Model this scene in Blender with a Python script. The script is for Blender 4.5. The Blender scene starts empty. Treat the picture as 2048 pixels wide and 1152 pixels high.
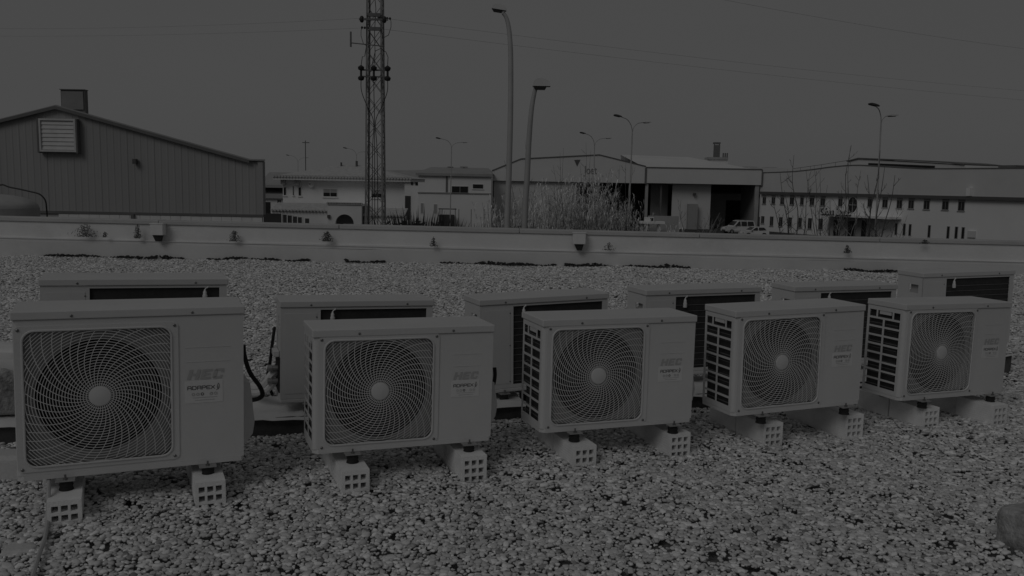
import bpy, bmesh, math, random
import numpy as np
from mathutils import Vector, Matrix

R = math.radians
rnd = random.Random(7)
S = bpy.context.scene
COL = S.collection

# ------------------------------------------------------------------ camera
FPX, PITCH, ROLL, ZC = 1728.3, R(6.872), R(1.038), 1.304     # focal length in pixels of a 2048 wide picture
cd = bpy.data.cameras.new('camera')
cam = bpy.data.objects.new('camera', cd)
COL.objects.link(cam)
cd.sensor_width = 36.0
cd.lens = FPX / 2048 * 36
cd.clip_start = 0.05
cd.clip_end = 5000
cam.matrix_world = Matrix.Translation((0, 0, ZC)) @ Matrix.Rotation(math.pi / 2 - PITCH, 4, 'X') @ Matrix.Rotation(ROLL, 4, 'Z')
S.camera = cam

# ------------------------------------------------------------------ world: grey overcast daylight
SUN_EL, SUN_ROT = R(48), R(205)
w = bpy.data.worlds.new('World')
S.world = w
w.use_nodes = True
nt = w.node_tree
nt.nodes.clear()
out = nt.nodes.new('ShaderNodeOutputWorld')
bg = nt.nodes.new('ShaderNodeBackground')
sky = nt.nodes.new('ShaderNodeTexSky')
sky.sky_type = 'NISHITA'
sky.sun_disc = False
sky.sun_elevation = SUN_EL
sky.sun_rotation = SUN_ROT
sky.dust_density = 4.0
bw = nt.nodes.new('ShaderNodeRGBToBW')
tc = nt.nodes.new('ShaderNodeTexCoord')
mp = nt.nodes.new('ShaderNodeMapping')
mp.inputs['Scale'].default_value = (1.2, 1.2, 5.0)
ns = nt.nodes.new('ShaderNodeTexNoise')
ns.inputs['Scale'].default_value = 1.7
ns.inputs['Detail'].default_value = 5
mr = nt.nodes.new('ShaderNodeMapRange')          # cloud cover: an even grey layer with faint streaks
mr.inputs['To Min'].default_value = 3.85
mr.inputs['To Max'].default_value = 4.25
mx = nt.nodes.new('ShaderNodeMix')
mx.data_type = 'FLOAT'
mx.inputs[0].default_value = 0.93
nt.links.new(sky.outputs[0], bw.inputs[0])
nt.links.new(tc.outputs['Generated'], mp.inputs[0])
nt.links.new(mp.outputs[0], ns.inputs['Vector'])
nt.links.new(ns.outputs[0], mr.inputs[0])
nt.links.new(bw.outputs[0], mx.inputs[2])
nt.links.new(mr.outputs[0], mx.inputs[3])
nt.links.new(mx.outputs[0], bg.inputs[0])
bg.inputs[1].default_value = 0.10
nt.links.new(bg.outputs[0], out.inputs[0])

sd = bpy.data.lights.new('sun', 'SUN')
sun = bpy.data.objects.new('sun', sd)
COL.objects.link(sun)
sd.energy = 1.48
sd.angle = R(28)
sd.color = (1.0, 0.992, 0.982)
# light comes from behind the camera, a little from the left, high up
sdir = Vector((0.56, 0.86, -0.86)).normalized()
sun.rotation_euler = sdir.to_track_quat('-Z', 'Y').to_euler()
sky.sun_elevation = math.asin(-sdir.z)
sky.sun_rotation = math.atan2(-sdir.x, -sdir.y)

S.view_settings.view_transform = 'Standard'
S.view_settings.look = 'None'
S.view_settings.exposure = -2.6
S.view_settings.gamma = 1.0
S.view_settings.use_curve_mapping = False
S.render.engine = 'CYCLES'

# ------------------------------------------------------------------ helpers
CP, SP, CR, SR = math.cos(PITCH), math.sin(PITCH), math.cos(ROLL), math.sin(ROLL)

def ray(px, py):
    X, Y = px - 1024, py - 576
    x, y = X * CR + Y * SR, -X * SR + Y * CR
    return Vector((x, FPX * CP - y * SP, -FPX * SP - y * CP))

def at(px, py, Y):                       # the world point that the photograph shows at a pixel, at distance Y
    r = ray(px, py)
    t = Y / r.y
    return Vector((r.x * t, Y, ZC + r.z * t))

def onground(px, py, z=0.0):
    r = ray(px, py)
    t = (z - ZC) / r.z
    return Vector((r.x * t, r.y * t, z))

class MB:
    """collects shapes for ONE mesh"""
    def __init__(s):
        s.v, s.f = [], []
    def add(s, vs, fs):
        o = len(s.v)
        s.v += [tuple(p) for p in vs]
        s.f += [tuple(i + o for i in f) for f in fs]
        return s
    def box(s, x0, y0, z0, x1, y1, z1, m=None):
        vs = [(x, y, z) for x in (x0, x1) for y in (y0, y1) for z in (z0, z1)]
        if m: vs = [m @ Vector(p) for p in vs]
        return s.add(vs, [(0, 1, 3, 2), (4, 6, 7, 5), (0, 4, 5, 1), (2, 3, 7, 6), (0, 2, 6, 4), (1, 5, 7, 3)])
    def cbox(s, x0, y0, z0, x1, y1, z1, b=.004):
        """box with chamfered edges"""
        bm = bmesh.new()
        bmesh.ops.create_cube(bm, size=1)
        for v in bm.verts:
            v.co = ((x0 + x1) / 2 + v.co.x * (x1 - x0), (y0 + y1) / 2 + v.co.y * (y1 - y0), (z0 + z1) / 2 + v.co.z * (z1 - z0))
        bmesh.ops.bevel(bm, geom=bm.edges[:], offset=b, segments=2, affect='EDGES', profile=.5)
        bm.verts.index_update()
        s.add([v.co[:] for v in bm.verts], [[v.index for v in f.verts] for f in bm.faces])
        bm.free()
        return s
    def prism(s, pts, y0, y1, m=None):
        """polygon in x,z extruded from y0 to y1"""
        n = len(pts)
        vs = [(p[0], y0, p[1]) for p in pts] + [(p[0], y1, p[1]) for p in pts]
        if m: vs = [m @ Vector(p) for p in vs]
        fs = [tuple(range(n)), tuple(range(2 * n - 1, n - 1, -1))]
        fs += [(i, i + n, (i + 1) % n + n, (i + 1) % n) for i in range(n)]
        return s.add(vs, fs)
    def tube(s, path, r, n=6, closed=False):
        """tube along a path; r a number or a list"""
        P = [Vector(p) for p in path]
        k = len(P)
        rs = r if isinstance(r, (list, tuple)) else [r] * k
        vs, fs = [], []
        up = None
        for i in range(k):
            if closed: t = P[(i + 1) % k] - P[i - 1]
            else: t = P[min(i + 1, k - 1)] - P[max(i - 1, 0)]
            t = t.normalized() if t.length > 1e-9 else Vector((0, 0, 1))
            if up is None:
                up = Vector((0, 0, 1)) if abs(t.z) < .9 else Vector((0, 1, 0))
            a = t.cross(up)
            if a.length < 1e-6: a = t.cross(Vector((1, 0, 0)))
            a.normalize()
            b = a.cross(t).normalized()
            up = b
            for j in range(n):
                q = 2 * math.pi * j / n
                vs.append(P[i] + (a * math.cos(q) + b * math.sin(q)) * rs[i])
        for i in range(k if closed else k - 1):
            i2 = (i + 1) % k
            for j in range(n):
                fs.append((i * n + j, i * n + (j + 1) % n, i2 * n + (j + 1) % n, i2 * n + j))
        if not closed:
            fs.append(tuple(range(n - 1, -1, -1)))
            fs.append(tuple((k - 1) * n + j for j in range(n)))
        return s.add(vs, fs)
    def lathe(s, prof, c=(0, 0, 0), n=24, axis='z'):
        """profile of (radius, height) turned about an axis"""
        vs, fs = [], []
        for r, h in prof:
            for j in range(n):
                q = 2 * math.pi * j / n
                a, b = r * math.cos(q), r * math.sin(q)
                if axis == 'z': vs.append((c[0] + a, c[1] + b, c[2] + h))
                elif axis == 'y': vs.append((c[0] + a, c[1] + h, c[2] + b))
                else: vs.append((c[0] + h, c[1] + a, c[2] + b))
        for i in range(len(prof) - 1):
            for j in range(n):
                fs.append((i * n + j, i * n + (j + 1) % n, (i + 1) * n + (j + 1) % n, (i + 1) * n + j))
        fs.append(tuple(range(n - 1, -1, -1)))
        fs.append(tuple((len(prof) - 1) * n + j for j in range(n)))
        return s.add(vs, fs)
    def lattice(s, us, vs_, holes, d0, d1, fn):
        """plate on grid lines us, vs_ with open cells; d0 front, d1 back; fn(u, v, d) -> point"""
        nu, nv = len(us), len(vs_)
        idx = lambda i, j, k: (k * nv + j) * nu + i
        pts = [fn(us[i], vs_[j], d) for d in (d0, d1) for j in range(nv) for i in range(nu)]
        solid = lambda i, j: 0 <= i < nu - 1 and 0 <= j < nv - 1 and (i, j) not in holes
        fs = []
        for i in range(nu - 1):
            for j in range(nv - 1):
                if not solid(i, j): continue
                fs.append((idx(i, j, 0), idx(i + 1, j, 0), idx(i + 1, j + 1, 0), idx(i, j + 1, 0)))
                fs.append((idx(i, j, 1), idx(i, j + 1, 1), idx(i + 1, j + 1, 1), idx(i + 1, j, 1)))
                for (di, dj, a, b) in ((-1, 0, (i, j), (i, j + 1)), (1, 0, (i + 1, j), (i + 1, j + 1)), (0, -1, (i, j), (i + 1, j)), (0, 1, (i, j + 1), (i + 1, j + 1))):
                    if not solid(i + di, j + dj):
                        fs.append((idx(*a, 0), idx(*b, 0), idx(*b, 1), idx(*a, 1)))
        return s.add(pts, fs)
    def mesh(s, name, mat, smooth=False):
        me = bpy.data.meshes.new(name)
        me.from_pydata(s.v, [], s.f)
        bm = bmesh.new()
        bm.from_mesh(me)
        bmesh.ops.recalc_face_normals(bm, faces=bm.faces[:])
        bm.to_mesh(me)
        bm.free()
        if mat: me.materials.append(mat)
        if smooth:
            me.polygons.foreach_set('use_smooth', [True] * len(me.polygons))
            try: me.set_sharp_from_angle(angle=R(40))
            except Exception: pass
        me.update()
        return me
    def build(s, name, mat, parent=None, smooth=False):
        return link(name, s.mesh(name, mat, smooth), parent)

def link(name, me, parent=None, loc=None, rz=None):
    o = bpy.data.objects.new(name, me)
    COL.objects.link(o)
    if parent: o.parent = parent
    if loc is not None: o.location = loc
    if rz is not None: o.rotation_euler = (0, 0, rz)
    return o

def tag(o, label=None, cat=None, group=None, kind=None):
    if label: o['label'] = label
    if cat: o['category'] = cat
    if group: o['group'] = group
    if kind: o['kind'] = kind
    return o

def thing(name, label, cat, loc=(0, 0, 0), rz=0, group=None):
    o = bpy.data.objects.new(name, None)
    COL.objects.link(o)
    o.location = loc
    o.rotation_euler = (0, 0, rz)
    return tag(o, label, cat, group)

def copy_tree(o, parent=None):
    c = o.copy()
    COL.objects.link(c)
    c.parent = parent
    for ch in list(o.children): copy_tree(ch, c)
    return c

# ------------------------------------------------------------------ materials (all grey: the place is photographed without colour)
MATS = {}
def mat(name, v, rough=.7, var=.12, scale=6, bump=0, bscale=60, metal=0, dirt=0, spec=.4, warm=0, streak=False, rnd_obj=0):
    if name in MATS: return MATS[name]
    m = bpy.data.materials.new(name)
    m.use_nodes = True
    t = m.node_tree
    p = t.nodes['Principled BSDF']
    L = t.links.new
    tc = t.nodes.new('ShaderNodeTexCoord')
    mapn = t.nodes.new('ShaderNodeMapping')
    if streak: mapn.inputs['Scale'].default_value = (1, 1, .12)
    L(tc.outputs['Object'], mapn.inputs[0])
    n1 = t.nodes.new('ShaderNodeTexNoise')
    n1.inputs['Scale'].default_value = scale
    n1.inputs['Detail'].default_value = 6
    n1.inputs['Roughness'].default_value = .6
    L(mapn.outputs[0], n1.inputs['Vector'])
    r1 = t.nodes.new('ShaderNodeMapRange')
    r1.inputs['From Min'].default_value = .3
    r1.inputs['From Max'].default_value = .7
    r1.inputs['To Min'].default_value = v * (1 - var)
    r1.inputs['To Max'].default_value = v * (1 + var * .6)
    L(n1.outputs[0], r1.inputs[0])
    val = r1.outputs[0]
    if rnd_obj:
        oi = t.nodes.new('ShaderNodeObjectInfo')
        rr = t.nodes.new('ShaderNodeMapRange')
        rr.inputs['To Min'].default_value = 1 - rnd_obj
        rr.inputs['To Max'].default_value = 1 + rnd_obj * .4
        L(oi.outputs['Random'], rr.inputs[0])
        mm = t.nodes.new('ShaderNodeMath'); mm.operation = 'MULTIPLY'
        L(val, mm.inputs[0]); L(rr.outputs[0], mm.inputs[1])
        val = mm.outputs[0]
    if dirt:
        n2 = t.nodes.new('ShaderNodeTexNoise')
        n2.inputs['Scale'].default_value = scale * .35
        n2.inputs['Detail'].default_value = 8
        n2.inputs['Roughness'].default_value = .75
        L(mapn.outputs[0], n2.inputs['Vector'])
        r2 = t.nodes.new('ShaderNodeMapRange')
        r2.inputs['From Min'].default_value = .52
        r2.inputs['From Max'].default_value = .72
        r2.inputs['To Min'].default_value = 1
        r2.inputs['To Max'].default_value = 1 - dirt
        L(n2.outputs[0], r2.inputs[0])
        mm = t.nodes.new('ShaderNodeMath'); mm.operation = 'MULTIPLY'
        L(val, mm.inputs[0]); L(r2.outputs[0], mm.inputs[1])
        val = mm.outputs[0]
    L(val, p.inputs['Base Color'])
    p.inputs['Roughness'].default_value = rough
    p.inputs['Metallic'].default_value = metal
    p.inputs['Specular IOR Level'].default_value = spec
    if bump:
        n3 = t.nodes.new('ShaderNodeTexNoise')
        n3.inputs['Scale'].default_value = bscale
        n3.inputs['Detail'].default_value = 4
        L(tc.outputs['Object'], n3.inputs['Vector'])
        b = t.nodes.new('ShaderNodeBump')
        b.inputs['Strength'].default_value = bump
        b.inputs['Distance'].default_value = .01
        L(n3.outputs[0], b.inputs['Height'])
        L(b.outputs[0], p.inputs['Normal'])
    MATS[name] = m
    return m

casing = mat('casing_paint', .635, .45, .04, 3, .03, 90, dirt=.06)
lidm = mat('lid_paint', .60, .5, .05, 4, dirt=.08)
wire = mat('grille_plastic', .66, .5, .05, 8)
recess = mat('bellmouth_plastic', .30, .55, .06, 5)
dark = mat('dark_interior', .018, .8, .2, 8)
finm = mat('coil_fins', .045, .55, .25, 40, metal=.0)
tubem = mat('coil_tube', .16, .4, .2, 30)
fanm = mat('fan_plastic', .022, .45, .15, 8)
rubber = mat('black_rubber', .022, .7, .2, 20)
steel = mat('galvanised_steel', .42, .4, .2, 30, metal=.6)
screwm = mat('screw_steel', .22, .4, .2, 60, metal=.7)
badge = mat('badge_print', .46, .5, .03, 8)
paper = mat('sticker_paper', .71, .45, .02, 8)
ink = mat('sticker_ink', .09, .5, .05, 20)
inkl = mat('sticker_pale_ink', .5, .5, .05, 20)
brickm = mat('white_brick', .90, .85, .10, 12, .25, 160, dirt=.10, rnd_obj=.06)
conc = mat('pale_concrete', .62, .9, .14, 3, .3, 60, dirt=.2)
parap = mat('parapet_render', .74, .9, .07, 1.4, .25, 30, dirt=.16)
plinthm = mat('parapet_membrane', .66, .75, .09, .9, .2, 12, dirt=.14)
copem = mat('coping_stone', .50, .85, .10, 1.2, .25, 40, dirt=.15)
mossm = mat('dark_moss', .05, .95, .5, 30)
weedm = mat('weed_leaf', .12, .8, .5, 20)
soil = mat('gravel_bed', .20, .95, .4, 30, .8, 60)
black = mat('black_cable', .015, .5, .2, 20)
greyc = mat('grey_cable', .46, .6, .1, 20)
stone = mat('mossy_stone', .44, .95, .5, 14, 1.0, 60, dirt=.8)
foilm = mat('white_membrane', .72, .6, .10, 6, .6, 14, dirt=.1)
timber = mat('dark_timber', .09, .85, .4, 10, .4, 30)
pvc = mat('white_pvc', .72, .4, .05, 10)
sheet = mat('warehouse_sheet', .345, .6, .10, .5, streak=True, dirt=.10)
trim = mat('warehouse_trim', .16, .6, .15, 2)
blockm = mat('white_block', .76, .9, .08, 2, .2, 20, rnd_obj=.06)
louv = mat('louvre_metal', .60, .5, .12, 3, dirt=.1)
tankm = mat('tank_concrete', .42, .85, .2, 1.2, .3, 12, dirt=.3)
render_w = mat('house_render', .78, .9, .05, .5, dirt=.06)
tile = mat('roof_tile', .52, .85, .2, 3, .2, 10)
glass = mat('window_dark', .03, .15, .3, 2, spec=.6)
shut = mat('roller_shutter', .36, .6, .06, 3)
white_ind = mat('industrial_white', .78, .8, .05, .3, dirt=.06)
greyroof = mat('grey_roof', .36, .7, .12, .6, dirt=.1)
fascia = mat('hall_fascia', .66, .6, .05, .3, dirt=.05)
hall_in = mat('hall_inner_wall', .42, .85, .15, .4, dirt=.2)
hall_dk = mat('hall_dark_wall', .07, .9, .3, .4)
asphalt = mat('asphalt', .06, .95, .3, .4)
office_u = mat('office_upper', .64, .8, .04, .25, dirt=.05)
office_l = mat('office_lower', .82, .85, .04, .25, dirt=.05)
cornice = mat('office_cornice', .11, .7, .1, 1)
towm = mat('tower_steel', .17, .6, .25, 3)
towl = mat('tower_leg_steel', .30, .55, .3, 2)
insul = mat('insulator', .03, .5, .2, 10)
pole = mat('lamp_pole', .42, .5, .12, 1.5)
polep = mat('lamp_pole_pale', .47, .5, .1, 1.5)
poled = mat('lamp_pole_dark', .12, .5, .15, 1.5)
lampw = mat('lamp_cover', .55, .5, .05, 4)
lampd = mat('lamp_lens', .05, .3, .1, 6)
reed = mat('dry_reed', .86, .9, .35, 3)
reedd = mat('reed_stem', .14, .9, .4, 3)
barkm = mat('bare_twig', .12, .9, .3, 4)
barkl = mat('pale_twig', .34, .9, .3, 4)
leafd = mat('dark_foliage', .05, .85, .5, 3)
carw = mat('car_white', .72, .25, .03, 2, spec=.6)
card = mat('car_dark', .10, .25, .1, 2, spec=.6)
tyre = mat('tyre', .025, .9, .1, 10)
rim = mat('wheel_rim', .4, .35, .1, 10, metal=.5)
headl = mat('headlight', .5, .15, .1, 10, spec=.7)
wirem = mat('line_wire', .50, .6, .1, 2)
exh = mat('exhaust_slat', .24, .6, .1, 3)
wetst = mat('wet_stone', .06, .6, .4, 20)
signg = mat('sign_grey', .26, .6, .1, 2)
signw = mat('sign_white', .75, .5, .03, 2)
signd = mat('sign_dark', .10, .6, .1, 2)

# ================================================================== SETTING: ground far below, flat roof, parapet
GZ = -4.9
tag(MB().add([(-900, -300, GZ), (900, -300, GZ), (900, 2500, GZ), (-900, 2500, GZ)], [(0, 1, 2, 3)]).build('ground', asphalt), kind='structure')
YP = 13.9                                           # inner face of the parapet
tag(MB().box(-26, -7, GZ + .01, 26, YP + .30, -.048).build('building_body', parap), kind='structure')
gravel = tag(MB().add([(-26, -7, -.034), (26, -7, -.034), (26, YP, -.034), (-26, YP, -.034)], [(0, 1, 2, 3)]).build('gravel_roof', soil), kind='structure')

# ---- front row / back row: (x, y, yaw, z, tilt) of the near left bottom corner, as measured
UZ = .15
FRONT = [(-1.862, 3.157, 24.7, .0, .87), (-.830, 3.540, 21.3, .004, .84), (.143, 3.904, 19.3, .007, .36), (1.110, 4.216, 20.7, .019, -.53), (2.117, 4.614, 22.2, .015, 1.01)]
BACK = [(-2.291, 4.124, 23.5, -.02, 1.29), (-1.183, 4.341, 20.3, .009, 1.1), (-.168, 4.694, 22.7, -.013, -1.0), (.801, 5.096, 19.3, .009, -.26), (1.812, 5.498, 17.9, .001, -.04), (2.876, 6.002, 16.7, .056, -.9)]
# front faces of the bricks under the front row: two sides each, x and y of the middle of the face
BRK = [((-1.655, 3.10), (-1.19, 3.33)), ((-.637, 3.485), (-.152, 3.705)), ((.352, 3.875), (.836, 4.108)), ((1.35, 4.302), (1.843, 4.497)), ((2.341, 4.682), (2.776, 4.776))]
footprints = []                                     # (cx, cy, yaw, half width, half length): no pebbles inside
for i, pr_ in enumerate(BRK):
    a = R(FRONT[i][2])
    for (bx, by) in pr_:
        footprints.append((bx - math.sin(a) * .245, by + math.cos(a) * .245, a, .062, .25))

# ---- parapet wall
par = thing('parapet_wall', 'low pale rendered parapet wall with grey coping along the far roof edge', 'wall', (0, YP, 0))
par.rotation_euler = (0, R(.34), 0)
def wavy(y0, y1, z0, z1, dz, name, m, seed, nseg=150, x0=-26, x1=26):
    """long strip with a hand-made uneven top"""
    r = random.Random(seed)
    mb = MB()
    ph = [r.uniform(0, 6) for _ in range(4)]
    vs = []
    for i in range(nseg + 1):
        x = x0 + (x1 - x0) * i / nseg
        w_ = dz * (math.sin(x * .9 + ph[0]) + .6 * math.sin(x * 2.3 + ph[1]) + .4 * math.sin(x * 5.1 + ph[2]) + r.uniform(-.35, .35))
        vs += [(x, y0, z0), (x, y0, z1 + w_), (x, y1, z1 + w_ * .6 + .004), (x, y1, z0)]
    fs = []
    for i in range(nseg):
        a, b = i * 4, i * 4 + 4
        fs += [(a, b, b + 1, a + 1), (a + 1, b + 1, b + 2, a + 2), (a + 2, b + 2, b + 3, a + 3)]
    mb.add(vs, fs)
    return mb.build(name, m, par)
wavy(-.020, .02, -.05, .20, .006, 'plinth', plinthm, 1)
wavy(-.012, .02, .242, .262, .006, 'ledge', parap, 5)
wavy(-.001, .03, .20, .243, .003, 'ledge_fillet', plinthm, 9)
MB().box(-26, .02, -.05, 26, .30, .514).build('wall', parap, par)
for k in range(18):                                  # coping stones, laid end to end
    x0 = -26 + k * 2.9
    MB().cbox(x0 + .004, -.006 + rnd.uniform(-.003, .003), .518, x0 + 2.896, .34, .582 + rnd.uniform(-.003, .003), .008).build('coping_stone', copem, par)

def tuft(mb, c, h, n, spread, r_, lean=1.0, up=0):
    """leaf blades / leaflets growing from a point"""
    for _ in range(n):
        a = r_.uniform(0, 6.28)
        d = r_.uniform(.1, 1) * spread
        hh = h * r_.uniform(.35, 1)
        p0 = Vector(c) + Vector((r_.uniform(-.3, .3) * spread, r_.uniform(-.15, .15) * spread, 0))
        p2 = p0 + Vector((math.cos(a) * d * lean, -abs(math.sin(a)) * d * .6 * lean, hh))
        s = Vector((-math.sin(a), math.cos(a), r_.uniform(-.5, .5))).normalized() * h * r_.uniform(.06, .14)
        pm = (p0 + p2) / 2 + Vector((0, 0, hh * .15))
        mb.add([p0, pm - s, p2, pm + s], [(0, 1, 2, 3)])

# weeds and mould growing out of the parapet
wd = [(172, 473, .22, .17, 170, 'bushy dark weed growing from the parapet ledge, left of the scupper box'), (277, 476, .24, .06, 90, 'narrow dark weed trailing down the parapet just left of the scupper box'),
      (212, 474, .09, .04, 30, 'tiny weed on the parapet ledge beside the bushy one'), (470, 482, .19, .09, 110, 'ragged grey weed on the parapet right of the left scupper box'),
      (655, 482, .17, .09, 150, 'compact dark weed growing from the parapet below the lattice tower'), (867, 492, .15, .05, 60, 'thin upright weed on the parapet near the middle'),
      (1218, 500, .13, .08, 40, 'sparse twiggy weed on the parapet right of the right scupper box'), (1693, 506, .14, .06, 60, 'small dark weed on the parapet below the sign of the office building'), (1848, 487, .07, .07, 50, 'small dark clump on top of the coping at right')]
for px, py, h, sp, n, lab in wd:
    p = at(px, py, YP - .07)
    o, o2 = MB(), MB()
    r_ = random.Random(px)
    for _ in range(int(n * 2.2)):
        x = r_.gauss(0, sp * .45); z = r_.random() ** 1.5 * h * (1 - min(1, abs(x) / sp) * .6)
        a = r_.uniform(0, 6.28); s = r_.uniform(.005, .013)
        y = -r_.random() * .05
        d1 = Vector((math.cos(a), r_.uniform(-.5, .5), math.sin(a))) * s
        d2 = Vector((-math.sin(a), r_.uniform(-.5, .5), math.cos(a))) * s * .6
        c = Vector((x, y, z))
        o.add([c - d1, c - d2, c + d1, c + d2], [(0, 1, 2, 3)])
    for _ in range(6):
        x = r_.uniform(-sp, sp) * .6
        o2.tube([(0, 0, 0), (x * .5, -.02, h * .4), (x, -.03, h * .85)], .003, 3)
    ob = thing('wall_weed', lab, 'plant', p, 0, 'weeds on the parapet')
    tag(o.build('leaves', weedm, ob), kind='stuff')
    o2.build('stems', weedm, ob)

# dark moss where the gravel meets the wall
r_ = random.Random(3)
mo = MB()
for (xa, xb) in ((90, 370), (415, 620), (690, 770), (880, 1112), (1130, 1380), (1690, 1800)):
    A, B = at(xa, 520, YP - .08), at(xb, 520, YP - .08)
    k = int((B.x - A.x) * 190)
    for _ in range(k):
        x = r_.uniform(A.x, B.x)
        dens = .5 + .5 * math.sin(x * 3.1) * math.sin(x * 7.7 + 1)
        if r_.random() > dens + .45: continue
        c = Vector((x, YP - .04 - abs(r_.gauss(0, .05)), .012 + r_.random() * .05 * dens))
        a = r_.uniform(0, 6.28); s = r_.uniform(.016, .045)
        d1 = Vector((math.cos(a), r_.uniform(-.6, .6), .4 * math.sin(a))) * s
        d2 = Vector((-math.sin(a) * .4, r_.uniform(-.5, .5), .9)) * s * .5
        mo.add([c - d1, c - d2, c + d1, c + d2], [(0, 1, 2, 3)])
tag(mo.build('wall_foot_moss', mossm), 'dark moss and litter along the foot of the parapet wall', 'moss', kind='stuff')

# scupper boxes (rain outlets)
for px, py0, py1, lab in ((316, 446, 470, 'square white rain outlet box on the parapet, the left one'), (1158, 467, 488, 'square white rain outlet box on the parapet, the right one')):
    c = at(px, py1, YP - .1)
    t = thing('rain_outlet', lab, 'drain box', (c.x, YP - .06, c.z), 0, 'rain outlets on the parapet')
    MB().cbox(-.10, -.10, 0, .10, .035, .185, .006).build('box', pvc, t)
    MB().prism([(-.075, -.002), (.075, -.002), (.045, -.10), (-.03, -.10)], -.075, .0).build('spout', rubber, t)
    MB().box(-.11, -.108, .176, .11, .03, .19).build('lid', pvc, t)

# ---- pebbles
def pebble_mesh(k):
    r = random.Random(100 + k)
    bm = bmesh.new()
    bmesh.ops.create_icosphere(bm, subdivisions=2, radius=1)
    ax = (1.0, r.uniform(.62, .9), r.uniform(.26, .44))
    pl = [(Vector((r.gauss(0, 1), r.gauss(0, 1), r.gauss(0, 1))).normalized(), r.uniform(.52, .82)) for _ in range(8)]
    for v in bm.verts:
        c = v.co.copy()
        for n_, d in pl:                       # worn flats
            q = c.dot(n_)
            if q > d: c -= n_ * (q - d) * .95
        c *= 1 + r.uniform(-.04, .04)
        v.co = (c.x * ax[0], c.y * ax[1], math.tanh(2.4 * c.z) * ax[2])
    me = bpy.data.meshes.new('pebble')
    bm.to_mesh(me); bm.free()
    me.polygons.foreach_set('use_smooth', [True] * len(me.polygons))
    return me
# pebble stone: each stone its own grey
pm_ = bpy.data.materials.new('pebble_stone')
pm_.use_nodes = True
t_ = pm_.node_tree
P_ = t_.nodes['Principled BSDF']
oi = t_.nodes.new('ShaderNodeObjectInfo')
cr = t_.nodes.new('ShaderNodeValToRGB')
for e, (pos, v) in zip([cr.color_ramp.elements[0], cr.color_ramp.elements[1]] + [cr.color_ramp.elements.new(q) for q in (.10, .26, .5)],
                       [(0, .22), (1, .67), (.04, .38), (.11, .59), (.5, .64)]):
    e.position = pos; e.color = (v, v, v, 1)
nz = t_.nodes.new('ShaderNodeTexNoise'); nz.inputs['Scale'].default_value = 1.6; nz.inputs['Detail'].default_value = 5
tcn = t_.nodes.new('ShaderNodeTexCoord')
ad = t_.nodes.new('ShaderNodeVectorMath'); ad.operation = 'ADD'
sc = t_.nodes.new('ShaderNodeVectorMath'); sc.operation = 'SCALE'; sc.inputs[0].default_value = (31, 17, 53)
t_.links.new(oi.outputs['Random'], sc.inputs['Scale'])
t_.links.new(tcn.outputs['Object'], ad.inputs[0]); t_.links.new(sc.outputs[0], ad.inputs[1])
t_.links.new(ad.outputs[0], nz.inputs['Vector'])
mrn = t_.nodes.new('ShaderNodeMapRange'); mrn.inputs['From Min'].default_value = .3; mrn.inputs['From Max'].default_value = .7
mrn.inputs['To Min'].default_value = .88; mrn.inputs['To Max'].default_value = 1.06
t_.links.new(nz.outputs[0], mrn.inputs[0])
mulc = t_.nodes.new('ShaderNodeVectorMath'); mulc.operation = 'SCALE'
t_.links.new(oi.outputs['Random'], cr.inputs[0])
t_.links.new(cr.outputs[0], mulc.inputs[0]); t_.links.new(mrn.outputs[0], mulc.inputs['Scale'])
t_.links.new(mulc.outputs[0], P_.inputs['Base Color'])
P_.inputs['Roughness'].default_value = .8
P_.inputs['Specular IOR Level'].default_value = .25
pmesh = [pebble_mesh(k) for k in range(8)]
for me in pmesh: me.materials.append(pm_)

rg = np.random.default_rng(5)
pts = []
def scatter(y0, y1, step, smin, smax, zj, keep=1.0):
    ny = int((y1 - y0) / step)
    for iy in range(ny):
        y = y0 + iy * step
        hw = .64 * y + 1.25
        nx = int(2 * hw / step)
        x = (np.arange(nx) + rg.random(nx)) * step - hw
        yy = y + rg.random(nx) * step
        s = smin + (smax - smin) * rg.random(nx) ** 2.2
        und = .012 * np.sin(x * 2.1 + 1) * np.sin(yy * 1.7) + .008 * np.sin(x * 5.3 + yy * 3.1)
        z = und + (rg.random(nx) - .35) * zj
        gapn = np.sin(x * 31 + 3 * np.sin(yy * 9)) + np.sin(yy * 37 + 2 * np.sin(x * 13)) + np.sin(x * 11 + yy * 17)
        k = rg.random(nx) < keep * np.where(gapn > 1.5, .45, .99)
        pts.append(np.stack([x, yy, z, s], 1)[k])
scatter(2.3, 6.0, .0150, .0080, .0200, .010)
scatter(2.3, 6.0, .085, .015, .027, .014, .45)
scatter(6.0, 9.5, .0222, .0116, .025, .013)
scatter(9.5, YP - .02, .029, .0146, .029, .015)
PT = np.concatenate(pts)
ok = np.ones(len(PT), bool)
for cx, cy, a, hw, hl in footprints:
    dx, dy = PT[:, 0] - cx, PT[:, 1] - cy
    u = dx * math.cos(a) + dy * math.sin(a); v = -dx * math.sin(a) + dy * math.cos(a)
    ok &= ~((np.abs(u) < hw) & (np.abs(v) < hl))
PT = PT[ok]
PT = PT[rg.permutation(len(PT))]
N_ = len(PT)
rot = np.stack([rg.normal(0, .13, N_), rg.normal(0, .13, N_), rg.random(N_) * 6.28], 1)
idx = rg.integers(0, len(pmesh), N_)
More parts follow.
